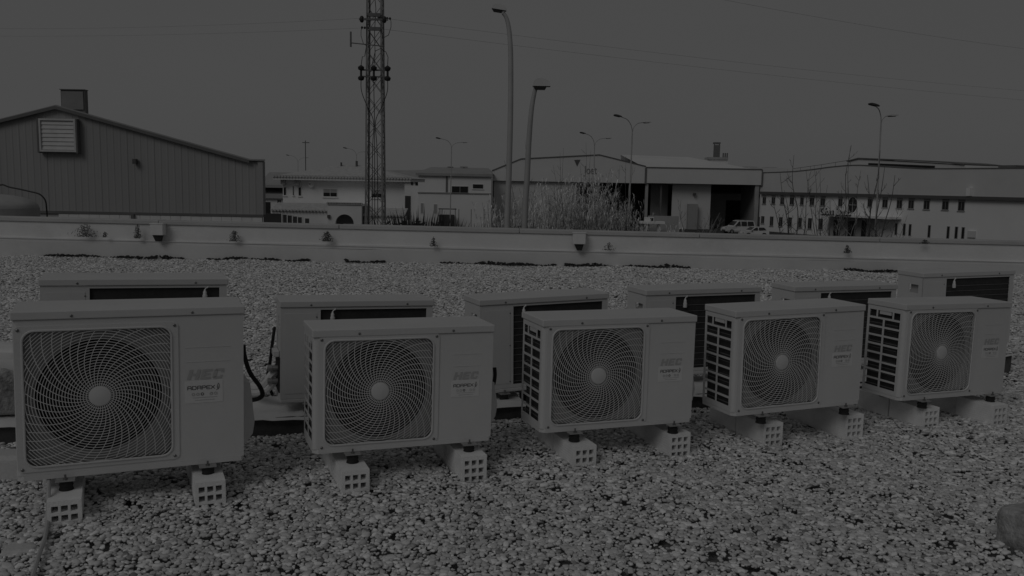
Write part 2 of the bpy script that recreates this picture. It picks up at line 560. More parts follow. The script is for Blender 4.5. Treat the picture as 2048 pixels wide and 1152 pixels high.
# the 300 stones that show largest are objects of their own
vis = (PT[:, 1] > 2.75) & (np.abs(PT[:, 0]) < PT[:, 1] * .58)
score = np.where(vis, PT[:, 3] / (PT[:, 1] + .3), 0) + np.where(vis & (PT[:, 2] > .004), .004, 0)
big = np.argsort(-score)[:300]
src = []
for q, i in enumerate(big):
    k = q if q < len(pmesh) else int(idx[i])
    o = link('pebble', pmesh[k], gravel, PT[i, :3])
    o.rotation_euler = rot[i]
    o.scale = (PT[i, 3],) * 3
    if q < len(pmesh): src.append(o)
rest = np.ones(N_, bool); rest[big] = False
PT, rot, idx = PT[rest], rot[rest], idx[rest]
me = bpy.data.meshes.new('pebble_field')
me.vertices.add(len(PT))
me.vertices.foreach_set('co', PT[:, :3].astype(np.float32).ravel())
for nm, ty, dat in (('prot', 'FLOAT_VECTOR', rot.astype(np.float32).ravel()), ('pscl', 'FLOAT', PT[:, 3].astype(np.float32)), ('pidx', 'INT', idx.astype(np.int32))):
    at_ = me.attributes.new(nm, ty, 'POINT')
    at_.data.foreach_set('vector' if ty == 'FLOAT_VECTOR' else 'value', dat)
pf = tag(link('pebble_field', me, gravel), kind='stuff')
ng = bpy.data.node_groups.new('pebble_scatter', 'GeometryNodeTree')
ng.interface.new_socket('Geometry', in_out='INPUT', socket_type='NodeSocketGeometry')
ng.interface.new_socket('Geometry', in_out='OUTPUT', socket_type='NodeSocketGeometry')
gi, go = ng.nodes.new('NodeGroupInput'), ng.nodes.new('NodeGroupOutput')
iop = ng.nodes.new('GeometryNodeInstanceOnPoints')
jn = ng.nodes.new('GeometryNodeJoinGeometry')
for o in reversed(src):
    on = ng.nodes.new('GeometryNodeObjectInfo')
    on.transform_space = 'ORIGINAL'
    on.inputs['Object'].default_value = o
    on.inputs['As Instance'].default_value = True
    ng.links.new(on.outputs['Geometry'], jn.inputs[0])
def named(nm, ty):
    n = ng.nodes.new('GeometryNodeInputNamedAttribute')
    n.data_type = ty
    n.inputs['Name'].default_value = nm
    return n.outputs[0]
ng.links.new(gi.outputs[0], iop.inputs['Points'])
ng.links.new(jn.outputs[0], iop.inputs['Instance'])
iop.inputs['Pick Instance'].default_value = True
ng.links.new(named('pidx', 'INT'), iop.inputs['Instance Index'])
e2r = ng.nodes.new('FunctionNodeEulerToRotation')
ng.links.new(named('prot', 'FLOAT_VECTOR'), e2r.inputs[0])
ng.links.new(e2r.outputs[0], iop.inputs['Rotation'])
ng.links.new(named('pscl', 'FLOAT'), iop.inputs['Scale'])
ng.links.new(iop.outputs[0], go.inputs[0])
md = pf.modifiers.new('scatter', 'NODES')
md.node_group = ng

# ================================================================== AIR CONDITIONER OUTDOOR UNITS
def rrect(cx, cz, w_, h_, r, n=8):
    pts = []
    for (sx, sz, a0) in ((1, 1, 0), (-1, 1, 90), (-1, -1, 180), (1, -1, 270)):
        for k in range(n + 1):
            a = R(a0 + 90 * k / n)
            pts.append((cx + sx * (w_ / 2 - r) + r * math.cos(a), cz + sz * (h_ / 2 - r) + r * math.sin(a)))
    out = []                                   # split the straight runs
    for i in range(len(pts)):
        a, b = pts[i], pts[(i + 1) % len(pts)]
        d = math.dist(a, b)
        m = max(1, int(d / .05))
        for k in range(m): out.append((a[0] + (b[0] - a[0]) * k / m, a[1] + (b[1] - a[1]) * k / m))
    return out

def ring_plate(mb, inner, outer, y0, y1, depth_in=None):
    """plate between two loops of equal length, front at y0, back at y1"""
    n = len(inner)
    vs = [(p[0], y0, p[1]) for p in inner] + [(p[0], y0, p[1]) for p in outer] + [(p[0], y1, p[1]) for p in inner] + [(p[0], y1, p[1]) for p in outer]
    fs = []
    for i in range(n):
        j = (i + 1) % n
        fs += [(i, j, n + j, n + i), (2 * n + i, 3 * n + i, 3 * n + j, 2 * n + j), (i, 2 * n + i, 2 * n + j, j), (n + i, n + j, 3 * n + j, 3 * n + i)]
    mb.add(vs, fs)

def to_rect(loop, c, x0, z0, x1, z1):
    outl = []
    for p in loop:
        dx, dz = p[0] - c[0], p[1] - c[1]
        t = min([(x1 - c[0]) / dx if dx > 1e-9 else 1e9, (x0 - c[0]) / dx if dx < -1e-9 else 1e9, (z1 - c[1]) / dz if dz > 1e-9 else 1e9, (z0 - c[1]) / dz if dz < -1e-9 else 1e9])
        outl.append((c[0] + dx * t, c[1] + dz * t))
    for q in ((x0, z0), (x1, z0), (x1, z1), (x0, z1)):
        k = min(range(len(outl)), key=lambda i: math.dist(outl[i], q))
        outl[k] = q
    return outl

def inside(x, z, c, w_, h_, r):
    dx, dz = abs(x - c[0]) - (w_ / 2 - r), abs(z - c[1]) - (h_ / 2 - r)
    if dx <= 0 or dz <= 0: return max(dx, dz) <= r
    return math.hypot(dx, dz) <= r

def grille_mesh(c, w_, h_, r, hub, spin, nsp=40):
    mb = MB()
    rmax = math.hypot(w_, h_) / 2
    bulge = lambda q: -.010 + .012 * min(1, (q / rmax)) ** 2
    t, dpt = .00135, .0035
    def strip(points):
        if len(points) < 2: return
        vs, fs = [], []
        for i, (x, z, q) in enumerate(points):
            a = points[min(i + 1, len(points) - 1)]; b = points[max(i - 1, 0)]
            tx, tz = a[0] - b[0], a[1] - b[1]
            l = math.hypot(tx, tz) or 1
            nx, nz_ = -tz / l * t, tx / l * t
            y = bulge(q)
            vs += [(x - nx, y, z - nz_), (x + nx, y, z + nz_), (x, y + dpt, z)]
        for i in range(len(points) - 1):
            for j in range(3): fs.append((i * 3 + j, i * 3 + (j + 1) % 3, i * 3 + 3 + (j + 1) % 3, i * 3 + 3 + j))
        mb.add(vs, fs)
    q = hub + .0075
    while q < rmax:
        n = int(40 + 90 * q / rmax)
        run = []
        for k in range(n + 1):
            a = 2 * math.pi * k / n
            x, z = c[0] + q * math.cos(a), c[1] + q * math.sin(a)
            if inside(x, z, c, w_ - .002, h_ - .002, r): run.append((x, z, q))
            else:
                strip(run); run = []
        strip(run)
        q += .0104
    for s in range(nsp):
        run = []
        q = hub - .002
        while q < rmax:
            a = 2 * math.pi * s / nsp - spin * q
            x, z = c[0] + q * math.cos(a), c[1] + q * math.sin(a)
            if not inside(x, z, c, w_ - .002, h_ - .002, r): break
            run.append((x, z, q - .0))
            q += .012
        strip(run)
    return mb.mesh('grille', wire)

def strokes(mb, polys, x0, z0, s, t, y=-.0015, shear=0):
    """flat lettering from poly-lines; coordinates in letter heights"""
    for pl in polys:
        for a, b in zip(pl[:-1], pl[1:]):
            ax, az, bx, bz = a[0] + a[1] * shear, a[1], b[0] + b[1] * shear, b[1]
            dx, dz = bx - ax, bz - az
            l = math.hypot(dx, dz) or 1
            ex, ez = dx / l * t * .5, dz / l * t * .5
            nx, nz_ = -dz / l * t * .5, dx / l * t * .5
            P = [(ax - ex - nx, az - ez - nz_), (bx + ex - nx, bz + ez - nz_), (bx + ex + nx, bz + ez + nz_), (ax - ex + nx, az - ez + nz_)]
            mb.add([(x0 + p[0] * s, y, z0 + p[1] * s) for p in P], [(0, 1, 2, 3)])

A_ = lambda o: [[(o, 0), (o, .8), (o + .15, 1), (o + .85, 1), (o + 1, .8), (o + 1, 0)], [(o, .42), (o + 1, .42)]]
ADAPEX = A_(0) + [[(1.35, 0), (1.35, 1), (2.2, 1), (2.38, .8), (2.38, .2), (2.2, 0), (1.35, 0)]] + A_(2.75) + [[(4.1, 0), (4.1, 1), (4.95, 1), (5.1, .8), (5.1, .6), (4.95, .42), (4.1, .42)]] + \
    [[(6.35, 1), (5.5, 1), (5.42, .8), (5.42, .2), (5.5, 0), (6.35, 0)], [(5.42, .5), (6.2, .5)]] + [[(6.65, 0), (7.7, 1)], [(6.65, 1), (7.7, 0)]]

def letters_hec(mb, x0, z0, h, y=-.0015, sh=.28):
    def poly(P): mb.add([(x0 + (p[0] + p[1] * sh) * h, y, z0 + p[1] * h) for p in P], [tuple(range(len(P)))])
    rect = lambda a, b, c_, d: poly([(a, b), (c_, b), (c_, d), (a, d)])
    rect(0, 0, .34, 1); rect(.74, 0, 1.08, 1); rect(.34, .4, .74, .62)                            # H
    rect(1.25, 0, 1.6, 1); rect(1.6, .78, 2.2, 1); rect(1.6, .4, 2.1, .6); rect(1.6, 0, 2.2, .22)   # E
    rect(2.38, .1, 2.72, .9); rect(2.5, .78, 3.3, 1); rect(2.5, 0, 3.3, .22); rect(3.1, .62, 3.36, .8); rect(3.1, .2, 3.36, .34)   # C

def make_front(name, label, W, D, H, gx0, gx1, gz0, gz1, orif, hub, spin, feet, brick_top):
    t = thing(name, label, 'air conditioner', group='front row of outdoor units')
    c = ((gx0 + gx1) / 2, (gz0 + gz1) / 2)
    gw, gh, gr = gx1 - gx0, gz1 - gz0, .042
    LIP = .034
    zt = H - LIP
    rc = .02                                                     # rounded left front corner
    # base pan
    b = MB()
    prof = [(rc * 1.2, -.004), (W - .012, -.004), (W - .002, .010), (W - .002, D - .004), (.002, D - .004), (.002, rc), (.010, .008)]
    n = len(prof)
    b.add([(p[0], p[1], 0) for p in prof] + [(p[0], p[1], .018) for p in prof], [tuple(range(n)), tuple(range(2 * n - 1, n - 1, -1))] + [(i, (i + 1) % n, n + (i + 1) % n, n + i) for i in range(n)])
    b.build('base_pan', casing, t)
    # front panel with the square fan opening, left corner rounded, wrapping round to the side
    f = MB()
    hole = rrect(c[0], c[1], gw, gh, gr)
    ring_plate(f, hole, to_rect(hole, c, rc, .0185, gx1 + .035, zt), 0, .014)
    f.box(gx1 + .035, 0, .0185, W - .006, .012, zt)
    arc = [(rc - rc * math.sin(R(a)), rc - rc * math.cos(R(a))) for a in range(0, 91, 15)]
    for (p, q) in zip(arc[:-1], arc[1:]):
        f.add([(p[0], p[1], .0185), (q[0], q[1], .0185), (q[0], q[1], zt), (p[0], p[1], zt)], [(0, 1, 2, 3)])
    f.add([(0, rc, .0185), (0, rc + .006, .0185), (0, rc + .006, zt), (0, rc, zt)], [(0, 1, 2, 3)])
    f.build('front_panel', casing, t, True)
    # raised bezel and rim around the grille
    z = MB()
    hole2 = rrect(c[0], c[1], gw + .004, gh + .004, gr)
    out2 = rrect(c[0], c[1], gw + .052, gh + .036, .02)
    m_ = []
    for p in hole2:                                               # match by angle
        an = math.atan2(p[1] - c[1], p[0] - c[0])
        m_.append(min(out2, key=lambda q: abs(math.remainder(math.atan2(q[1] - c[1], q[0] - c[0]) - an, 2 * math.pi))))
    ring_plate(z, hole2, m_, -.0035, .001)
    z.build('fan_bezel', casing, t)
    MB().tube([(p[0], -.004, p[1]) for p in hole], .0042, 6, True).build('grille_rim', casing, t, True)
    g = link('grille', grille_mesh(c, gw, gh, gr, hub, spin), t)
    MB().lathe([(hub, 0), (hub, -.008), (hub * .93, -.013), (hub * .5, -.0165), (.002, -.0175)], (c[0], .002, c[1]), 32, 'y').build('hub_cap', casing, g, True)
    # bell mouth behind the grille: plate with a round opening, then the dark duct
    s = MB()
    circ = [(c[0] + orif * math.cos(math.atan2(p[1] - c[1], p[0] - c[0])), c[1] + orif * math.sin(math.atan2(p[1] - c[1], p[0] - c[0]))) for p in hole]
    ring_plate(s, circ, hole, .020, .024)
    s.build('fan_shroud', recess, t)
    s = MB()
    n = 40
    P = [(c[0] + orif * math.cos(2 * math.pi * k / n), c[1] + orif * math.sin(2 * math.pi * k / n)) for k in range(n)]
    s.add([(p[0], .022, p[1]) for p in P] + [(p[0], .13, p[1]) for p in P], [(k, (k + 1) % n, n + (k + 1) % n, n + k) for k in range(n)])
    s.add([(gx0, .135, gz0), (gx1, .135, gz0), (gx1, .135, gz1), (gx0, .135, gz1)], [(0, 1, 2, 3)])
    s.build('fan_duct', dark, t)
    fan = MB().lathe([(.05, 0), (.05, .05), (.02, .06)], (c[0], .05, c[1]), 20, 'y').build('fan', fanm, t, True)
    for k in range(3):
        bl = MB()
        vs, fs = [], []
        for i in range(9):
            for j in range(5):
                rr = .045 + (orif - .055) * j / 4
                a = R(120 * k + 20) + R(78) * (i / 8 - .5) + .55 * (rr / orif) ** 1.5
                vs.append((c[0] + rr * math.cos(a), .055 + .05 * (i / 8), c[1] + rr * math.sin(a)))
        for i in range(8):
            for j in range(4): fs.append((i * 5 + j, i * 5 + j + 1, i * 5 + j + 6, i * 5 + j + 5))
        bl.add(vs, fs)
        bl.build('fan_blade', fanm, fan, True)
    # left side: open frame of rails, coil behind
    y0, y1 = rc + .005, D - .004
    ys = [y0, y0 + .008, (y0 + y1) / 2 - .006, (y0 + y1) / 2 + .006, y1 - .016, y1]
    za, zb = .045, zt - .012
    rows = 9
    cell = (zb - za) / rows
    zs = [.019]
    for k in range(rows):
        zs += [za + k * cell, za + (k + 1) * cell - .0105]
    zs.append(zt)
    # the top row is divided differently: two narrow openings and a wide one
    top = len(zs) - 3
    ya = y0 + .012 + (y1 - .032 - y0) * .24
    yb = y0 + .012 + (y1 - .032 - y0) * .74
    ys2 = sorted(ys + [ya - .010, ya, yb, yb + .010])
    holes = set()
    for j in range(1, len(zs) - 1, 2):
        for i in range(len(ys2) - 1):
            m = (ys2[i] + ys2[i + 1]) / 2
            if j == top:
                if (ys[1] < m < ya - .010) or (ya < m < yb) or (yb + .010 < m < ys[4]): holes.add((i, j))
            elif (ys[1] < m < ys[2]) or (ys[3] < m < ys[4]): holes.add((i, j))
    MB().lattice(ys2, zs, holes, 0.0005, .0035, lambda u, v, d: (d, u, v)).build('side_grille', casing, t)
    MB().box(.004, ya + .012, zs[top] + .018, .012, yb - .010, zs[top + 1] + .002).build('handle_tab', casing, t)
    k = MB().box(.022, .06, .022, .045, D - .012, zt - .004)
    k.box(.045, D - .035, .022, W - .02, D - .012, zt - .004)
    coil = k.build('coil', finm, t)
    k = MB()
    for q in range(12):
        zz = .05 + q * (zt - .08) / 12
        k.box(.0195, .058, zz, .0222, D - .015, zz + .004)
    k.build('coil_tubes', tubem, coil)
    # right side, back edge
    MB().box(W - .006, 0, .0185, W - .0015, D - .004, zt).build('side_panel', casing, t)
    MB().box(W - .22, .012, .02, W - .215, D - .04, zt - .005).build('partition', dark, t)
    # lid
    l = MB().cbox(-.004, -.006, zt + .0015, W + .004, D, H, .004)
    lid = l.build('lid', lidm, t)
    for sx in (.24, .76): MB().lathe([(.0055, 0), (.0055, -.002), (.003, -.0035)], (W * sx, -.006, zt + .014), 10, 'y').build('screw', screwm, t)
    for (sx, sz) in ((gx0 - .012, gz1 + .004), (gx1 + .012, gz1 + .004), (gx0 - .010, gz0 - .006), (gx1 + .008, gz0 - .004)):
        MB().lathe([(.006, 0), (.006, -.002), (.003, -.004)], (sx, -.0035, sz), 10, 'y').build('screw', screwm, t)
    # pressed lines on the plain right panel
    px0, px1 = gx1 + (.05 if H > .6 else .09), W - .055
    for zz in (H * .655, H * .70 + .03):
        MB().box(px0, -.0012, zz, px1, .002, zz + .0022).build('pressed_line', casing, t)
    # badge and sticker
    hh = H * .062
    bx = gx1 + (.056 if H > .6 else .093)
    k = MB(); letters_hec(k, bx, H * .545, hh); k.build('badge_lettering', badge, t)
    sw, sh = H * (.225 if H > .6 else .245), H * .14
    sx0, sz0 = bx - .008, H * .395
    st = MB().box(sx0, -.0012, sz0, sx0 + sw, .001, sz0 + sh).build('sticker', paper, t)
    k = MB(); u = sw / 12.2
    strokes(k, ADAPEX, sx0 + u * .9, sz0 + sh * .62, u * 1.12, .19, -.0022)
    k.build('sticker_lettering', ink, st)
    k = MB()                                                      # leaf mark
    lx, lz = sx0 + sw * .86, sz0 + sh * .58
    strokes(k, [[(-.6, -.3), (.4, .2), (.9, 1.0), (.9, 1.7), (.4, 2.9), (-.1, 1.9), (-.2, .9), (.1, .2)], [(.15, .3), (.3, 1.6)]], lx, lz, u * .72, .2, -.0022)
    k.build('leaf_mark', ink, st)
    for q, mm in enumerate((inkl, inkl, ink, inkl, inkl, inkl)):
        if q == 3: continue
        cx_ = sx0 + sw * (.22 + .118 * q)
        rr = u * .42
        k = MB()
        strokes(k, [[(rr * math.cos(R(a)), rr * math.sin(R(a))) for a in range(0, 361, 45)]], cx_, sz0 + sh * .40, 1, u * .2, -.0022)
        k.build('icon', mm, st)
    k = MB()
    for zz, a, b_ in ((.24, .2, .85), (.12, .26, .78)): k.box(sx0 + sw * a, -.0022, sz0 + sh * zz, sx0 + sw * b_, -.0010, sz0 + sh * (zz + .022))
    k.build('small_print', inkl, st)
    # valve cover on the right side
    v = MB()
    vz = H * .50
    v.add([(W, .05, .10), (W, D - .03, .10), (W, D - .03, vz), (W, .05, vz), (W + .052, .065, .145), (W + .052, D - .05, .145), (W + .034, D - .05, vz - .015), (W + .034, .065, vz - .015), (W + .045, .07, .09), (W + .045, D - .05, .09), (W, .06, .035), (W, D - .03, .035)],
          [(0, 3, 7, 4), (1, 5, 6, 2), (3, 2, 6, 7), (4, 7, 6, 5), (8, 9, 11, 10), (4, 5, 9, 8), (0, 4, 8, 10), (1, 11, 9, 5), (0, 1, 2, 3)])
    v.build('valve_cover', casing, t)
    # feet
    for fx in feet:
        m = MB().cbox(fx - .034, -.044, -.006, fx + .034, .05, -.0005, .002).build('mounting_foot', steel, t)
        MB().lathe([(.026, -.007), (.023, -.016), (.026, -.024), (.023, -.032), (.027, brick_top)], (fx + .002, -.012, 0), 16).build('rubber_pad', rubber, m, True)
        MB().lathe([(.004, -.012), (.004, -.002), (.0085, -.001), (.0085, .005), (.004, .0055), (.004, .018)], (fx, -.026, 0), 8).build('bolt', screwm, m)
        m2 = MB().cbox(fx - .030, D - .05, -.006, fx + .030, D + .03, -.0005, .002).build('mounting_foot', steel, t)
        MB().lathe([(.026, -.007), (.023, -.018), (.027, brick_top)], (fx, D - .01, 0), 12).build('rubber_pad', rubber, m2, True)
    return t

def make_back(name, label, W, D, H, tall, opened):
    t = thing(name, label, 'air conditioner', group='back row of outdoor units')
    LIP = .034
    zt = H - LIP
    MB().cbox(0.002, 0, 0, W - .002, D, .022, .005).build('base_pan', casing, t)
    xa, xb = W * .252, W * .955
    k = MB().lattice([.002, xa, xb, W - .002], [.0225, .042, zt - .012, zt], {(1, 1)}, 0.001, .008, lambda u, v, d: (u, d, v))
    k.build('rear_panel', casing, t)
    MB().box(.02, -.0008, .05, xa - .02, .0015, zt - .03).build('service_panel', casing, t)
    # coil seen through the rear opening
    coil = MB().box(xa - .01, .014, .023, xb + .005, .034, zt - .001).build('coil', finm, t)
    k = MB()
    nb = 13 if tall else 11
    for q in range(nb):
        zz = .055 + q * (zt - .085) / nb
        k.box(xa, .0105, zz, xb, .0135, zz + .0035)
    k.build('guard_wire', tubem, coil)
    # open right side with its few rails
    sg = MB().lattice([.002, .02, D - .03, D - .002], sorted([.0225] + [zz for q in range(9) for zz in (.05 + q * (zt - .06) / 9, .036 + (q + 1) * (zt - .06) / 9)] + [zt]),
                 {(1, j) for j in range(1, 19, 2)}, W - .009, W - .002, lambda u, v, d: (d, u, v))
    sg.build('side_grille', casing, t)
    k = MB()
    for q in range(5):
        zz = .08 + q * (zt - .12) / 5
        k.tube([(xb + .006, .02, zz), (xb + .022, .018, zz + .012), (xb + .006, .02, zz + .03)], .0045, 6)
    k.build('pipe_bend', tubem, coil)
    MB().box(xa, D - .02, .023, W - .012, D - .006, zt - .002).build('front_plate', casing, t)
    MB().box(xa - .012, .012, .024, xa - .006, D - .02, zt - .002).build('partition', dark, t)
    # left side panel with a recessed handle
    ys = [.002, D * .18, D * .55, D - .002]
    zs = [.0225, zt - .115, zt - .055, zt]
    MB().lattice(ys, zs, {(1, 1)} if not opened else {(1, 1)}, .002, .008, lambda u, v, d: (d, u, v)).build('side_panel', casing, t)
    hb = MB()
    hb.box(.022, D * .18, zt - .115, .024, D * .55, zt - .055)
    hb.add([(.008, D * .18, zt - .115), (.008, D * .55, zt - .115), (.022, D * .55, zt - .085), (.022, D * .18, zt - .085)], [(0, 1, 2, 3)])
    hb.build('handle_recess', shut, t)
    MB().box(.018, .02, .03, .020, D - .03, zt - .12).build('inner_plate', casing, t)
    v = MB()
    vz = H * .62
    if opened:
        v.cbox(-.03, .05, H * .44, .0, D - .05, H * .50, .004)
        v.build('valve_hood', casing, t)
        MB().box(-.004, .03, .05, .0015, D - .03, H * .44).build('valve_opening', dark, t)
        for (yy, zz) in ((.09, .10), (.09, .17)):
            MB().lathe([(.014, 0), (.014, -.03), (.018, -.03), (.018, -.05), (.008, -.052)], (-.004, yy, zz), 12, 'x').build('valve', steel, t, True)
    else:
        v.add([(0, .03, .03), (0, D - .04, .03), (0, D - .04, vz), (0, .03, vz), (-.035, .04, .06), (-.035, D - .06, .06), (-.03, D - .06, vz - .02), (-.03, .04, vz - .02)],
              [(0, 3, 7, 4), (1, 5, 6, 2), (3, 2, 6, 7), (4, 7, 6, 5), (0, 4, 5, 1)])
        v.build('valve_cover', casing, t)
    lid = MB().cbox(-.004, -.006, zt + .0015, W + .004, D + .004, H, .004).build('lid', lidm, t)
    for sx in (.19, .82): MB().lathe([(.0055, 0), (.0055, -.002), (.003, -.0035)], (W * sx, -.006, zt + .014), 10, 'y').build('screw', screwm, t)
    for (sx, sz) in ((xa - .02, zt - .05), (xa - .02, H * .5), (xa - .02, .06)): MB().lathe([(.004, 0), (.004, -.002)], (sx, .001, sz), 8, 'y').build('screw', screwm, t)
    # air sensor clipped to the guard
    sx = xa + W * (.075 if not tall else .62)
    sz = zt - .052
    s = MB().lathe([(.009, -.026), (.012, -.024), (.012, .002), (.009, .004), (.009, .018), (.006, .022), (.004, .03)], (sx, -.006, sz), 12).build('sensor', pvc, t, True)
    MB().tube([(sx, -.006, sz + .028), (sx + .004, -.006, sz + .036), (sx + .014, -.003, sz + .040), (sx + .018, .004, sz + .046)], .0035, 6).build('sensor_lead', pvc, s)
    for fx in (W * .18, W * .84):
        m = MB().cbox(fx - .03, -.03, -.006, fx + .03, .05, -.0005, .002).build('mounting_foot', steel, t)
        MB().lathe([(.026, -.007), (.023, -.02), (.027, -.045)], (fx, -.004, 0), 14).build('rubber_pad', rubber, m, True)
        MB().lathe([(.004, -.012), (.0085, -.001), (.0085, .005), (.004, .018)], (fx, -.016, 0), 8).build('bolt', screwm, m)
        m2 = MB().cbox(fx - .03, D - .05, -.006, fx + .03, D + .02, -.0005, .002).build('mounting_foot', steel, t)
        MB().lathe([(.026, -.007), (.027, -.045)], (fx, D - .01, 0), 12).build('rubber_pad', rubber, m2, True)
    return t

W1, D1, H1 = .830, .303, .650
W2, D2, H2 = .80, .27, .532
def place(t, q):
    x, y, yaw, z, tilt = q
    t.matrix_world = Matrix.Translation((x, y, UZ + z)) @ Matrix.Rotation(R(yaw), 4, 'Z') @ Matrix.Rotation(R(tilt), 4, 'Y')
FL = ['largest white air conditioner with square fan grille, nearest, left end of the front row', 'white fan-side air conditioner second from left in the front row',
      'white fan-side air conditioner in the middle of the front row', 'white fan-side air conditioner second from right in the front row', 'white fan-side air conditioner at the right end of the front row']
u1 = make_front('outdoor_unit', FL[0], W1, D1, H1, .031, .552, .050, .576, .225, .041, 2.87, (.165, .683), -.044)
place(u1, FRONT[0])
u2 = make_front('outdoor_unit', FL[1], W2, D2, H2, .047, .521, .032, .485, .214, .040, 3.3, (.165, .69), -.044)
place(u2, FRONT[1])
for i in (2, 3, 4):
    c = copy_tree(u2)
    c['label'] = FL[i]
    place(c, FRONT[i])
BL = ['white air conditioner seen from behind, partly hidden by the largest unit at left', 'white air conditioner seen from behind, second from left in the back row, valve side open',
      'white air conditioner seen from behind, third from left in the back row', 'white air conditioner seen from behind, third from right in the back row',
      'white air conditioner seen from behind, second from right in the back row', 'white air conditioner seen from behind, right end of the back row, standing highest']
b1 = make_back('outdoor_unit', BL[0], .864, .316, .677, True, False)
place(b1, BACK[0])
b2 = make_back('outdoor_unit', BL[1], W2, .25, H2, False, True)
place(b2, BACK[1])
b3 = make_back('outdoor_unit', BL[2], W2, .25, H2, False, False)
place(b3, BACK[2])
for i in (3, 4, 5):
    c = copy_tree(b3)
    c['label'] = BL[i]
    place(c, BACK[i])

# ---- hollow bricks under the front row
def brick_mesh(L):
    mb = MB()
    w_, h_ = .115, .135
    us, vs = [-w_ / 2], [-.03]
    for k in range(3):
        a = -w_ / 2 + .0125 + k * .0325
        us += [a, a + .0235]
        b = -.03 + .018 + k * .0365
        vs += [b, b + .0245]
    us.append(w_ / 2); vs.append(-.03 + h_)
    holes = {(i, j) for i in (1, 3, 5) for j in (1, 3, 5)}
    mb.lattice(us, vs, holes, 0, L, lambda u, v, d: (u, d, v))
    # fine combing on the long faces
    for sgn in (-1, 1):
        for k in range(9):
            z = -.012 + k * .0125
            mb.box(sgn * w_ / 2 - .0007, .004, z, sgn * w_ / 2 + .0007, L - .004, z + .006)
    return mb.mesh('hollow_brick', brickm)
bmesh_a = brick_mesh(.242)
ordn = ['largest unit', 'second unit', 'middle unit', 'fourth unit', 'last unit']
for i, pr_ in enumerate(BRK):
    a = R(FRONT[i][2])
    for s_, (bx, by) in enumerate(pr_):
        for k in range(2):
            d = k * .249
            jx = rnd.uniform(-.006, .006) * k
            o = link('hollow_brick', bmesh_a, None, (bx - math.sin(a) * d + jx, by + math.cos(a) * d, [0, .004, .006, .012, .01][i] - .003 + (-.034 if i == 0 else 0) * 0), a + R(rnd.uniform(-1.5, 1.5)))
            tag(o, 'white hollow brick, the %s one under the %s end of the front row %s' % (('front', 'rear')[k], ('left', 'right')[s_], ordn[i]), 'brick', 'hollow bricks carrying the front row')

# ---- long membrane covered timber runners that carry the back row
def runner(name, label, pA, pB, wd_, hgt, m_top, seed):
    t = thing(name, label, 'beam')
    A, B = Vector(pA), Vector(pB)
    d = (B - A); L = d.length
    t.location = (A.x, A.y, 0); t.rotation_euler = (0, 0, math.atan2(d.y, d.x))
    MB().box(.02, .02, -.02, L - .02, wd_ - .02, hgt - .012).build('timber', timber, t)
    r = random.Random(seed)
    mb = MB(); vs, fs = [], []
    nx = int(L / .05); ny = 7
    ph = [r.uniform(0, 6) for _ in range(6)]
    for i in range(nx + 1):
        for j in range(ny + 2):
            x = L * i / nx
            y = wd_ * min(j, ny) / ny if j else 0
            z = hgt + .006 * math.sin(x * 9 + ph[0]) * math.sin(y * 14 + ph[1]) + .004 * math.sin(x * 23 + y * 31 + ph[2]) + r.uniform(-.0015, .0015)
            if j == 0: y, z = -.006 + r.uniform(-.002, .002), hgt - .022 + .012 * math.sin(x * 4 + ph[3]) + r.uniform(-.004, .004)
            if j == ny + 1: y, z = wd_ + .004, hgt - .03
            vs.append((x, y, z))
    n2 = ny + 2
    for i in range(nx):
        for j in range(n2 - 1): fs.append((i * n2 + j, (i + 1) * n2 + j, (i + 1) * n2 + j + 1, i * n2 + j + 1))
    mb.add(vs, fs)
    mb.build('membrane', m_top, t, True)
    return t
off = lambda i, u, v: (BACK[i][0] + u * math.cos(R(BACK[i][2])) - v * math.sin(R(BACK[i][2])), BACK[i][1] + u * math.sin(R(BACK[i][2])) + v * math.cos(R(BACK[i][2])), 0)
RUN = [((-1.50, 4.22), (.10, 4.63), .40, 'pale membrane-covered timber runner under the back row between the two left front units'),
       ((.16, 4.64), (1.55, 5.12), .40, 'pale membrane-covered timber runner under the back row behind the middle front unit'),
       ((1.62, 5.14), (2.76, 5.55), .40, 'pale membrane-covered timber runner under the back row behind the two right front units'),
       (off(5, -.12, -.07)[:2], off(5, .80, -.07)[:2], .34, 'thick pale membrane-covered timber runner under the right end rear unit'),
       ((-2.75, 3.93), (-1.56, 4.42), .42, 'pale membrane-covered timber runner under the rear unit at far left')]
for k, (a, b, wd_, lab) in enumerate(RUN): runner('timber_runner', lab, (*a, 0), (*b, 0), wd_, .158 if k == 3 else .105, foilm, 40 + k)

# ---- cables, hoses and odds and ends on the roof
def hose(name, label, pts, r, m, cat='cable', sub=8):
    P = [Vector(p) for p in pts]
    out_ = []
    for i in range(len(P) - 1):                       # Catmull-Rom
        p0, p1, p2, p3 = P[max(i - 1, 0)], P[i], P[i + 1], P[min(i + 2, len(P) - 1)]
        for k in range(sub):
            t = k / sub
            out_.append(.5 * ((2 * p1) + (p2 - p0) * t + (2 * p0 - 5 * p1 + 4 * p2 - p3) * t * t + (3 * p1 - p0 - 3 * p2 + p3) * t ** 3))
    out_.append(P[-1])
    return tag(MB().tube(out_, r, 8).build(name, m, None, True), label, cat)
gz = lambda px, py, z: onground(px, py, z)
hose('cable', 'thin grey cable running down from the largest unit across the gravel to the bottom left', [at(98, 958, 3.22), at(97, 985, 3.14), gz(95, 1040, .03), gz(90, 1075, .034), gz(78, 1110, .036), gz(66, 1150, .034), gz(52, 1200, .03)], .0075, greyc)
hose('drain_hose', 'thick black hose curving down beside the right side of the largest unit', [at(487, 690, 3.80), at(489, 712, 3.80), at(500, 745, 3.80), at(519, 772, 3.82), at(525, 789, 3.86), at(517, 797, 3.9), at(505, 800, 3.95)], .0105, black, 'hose')
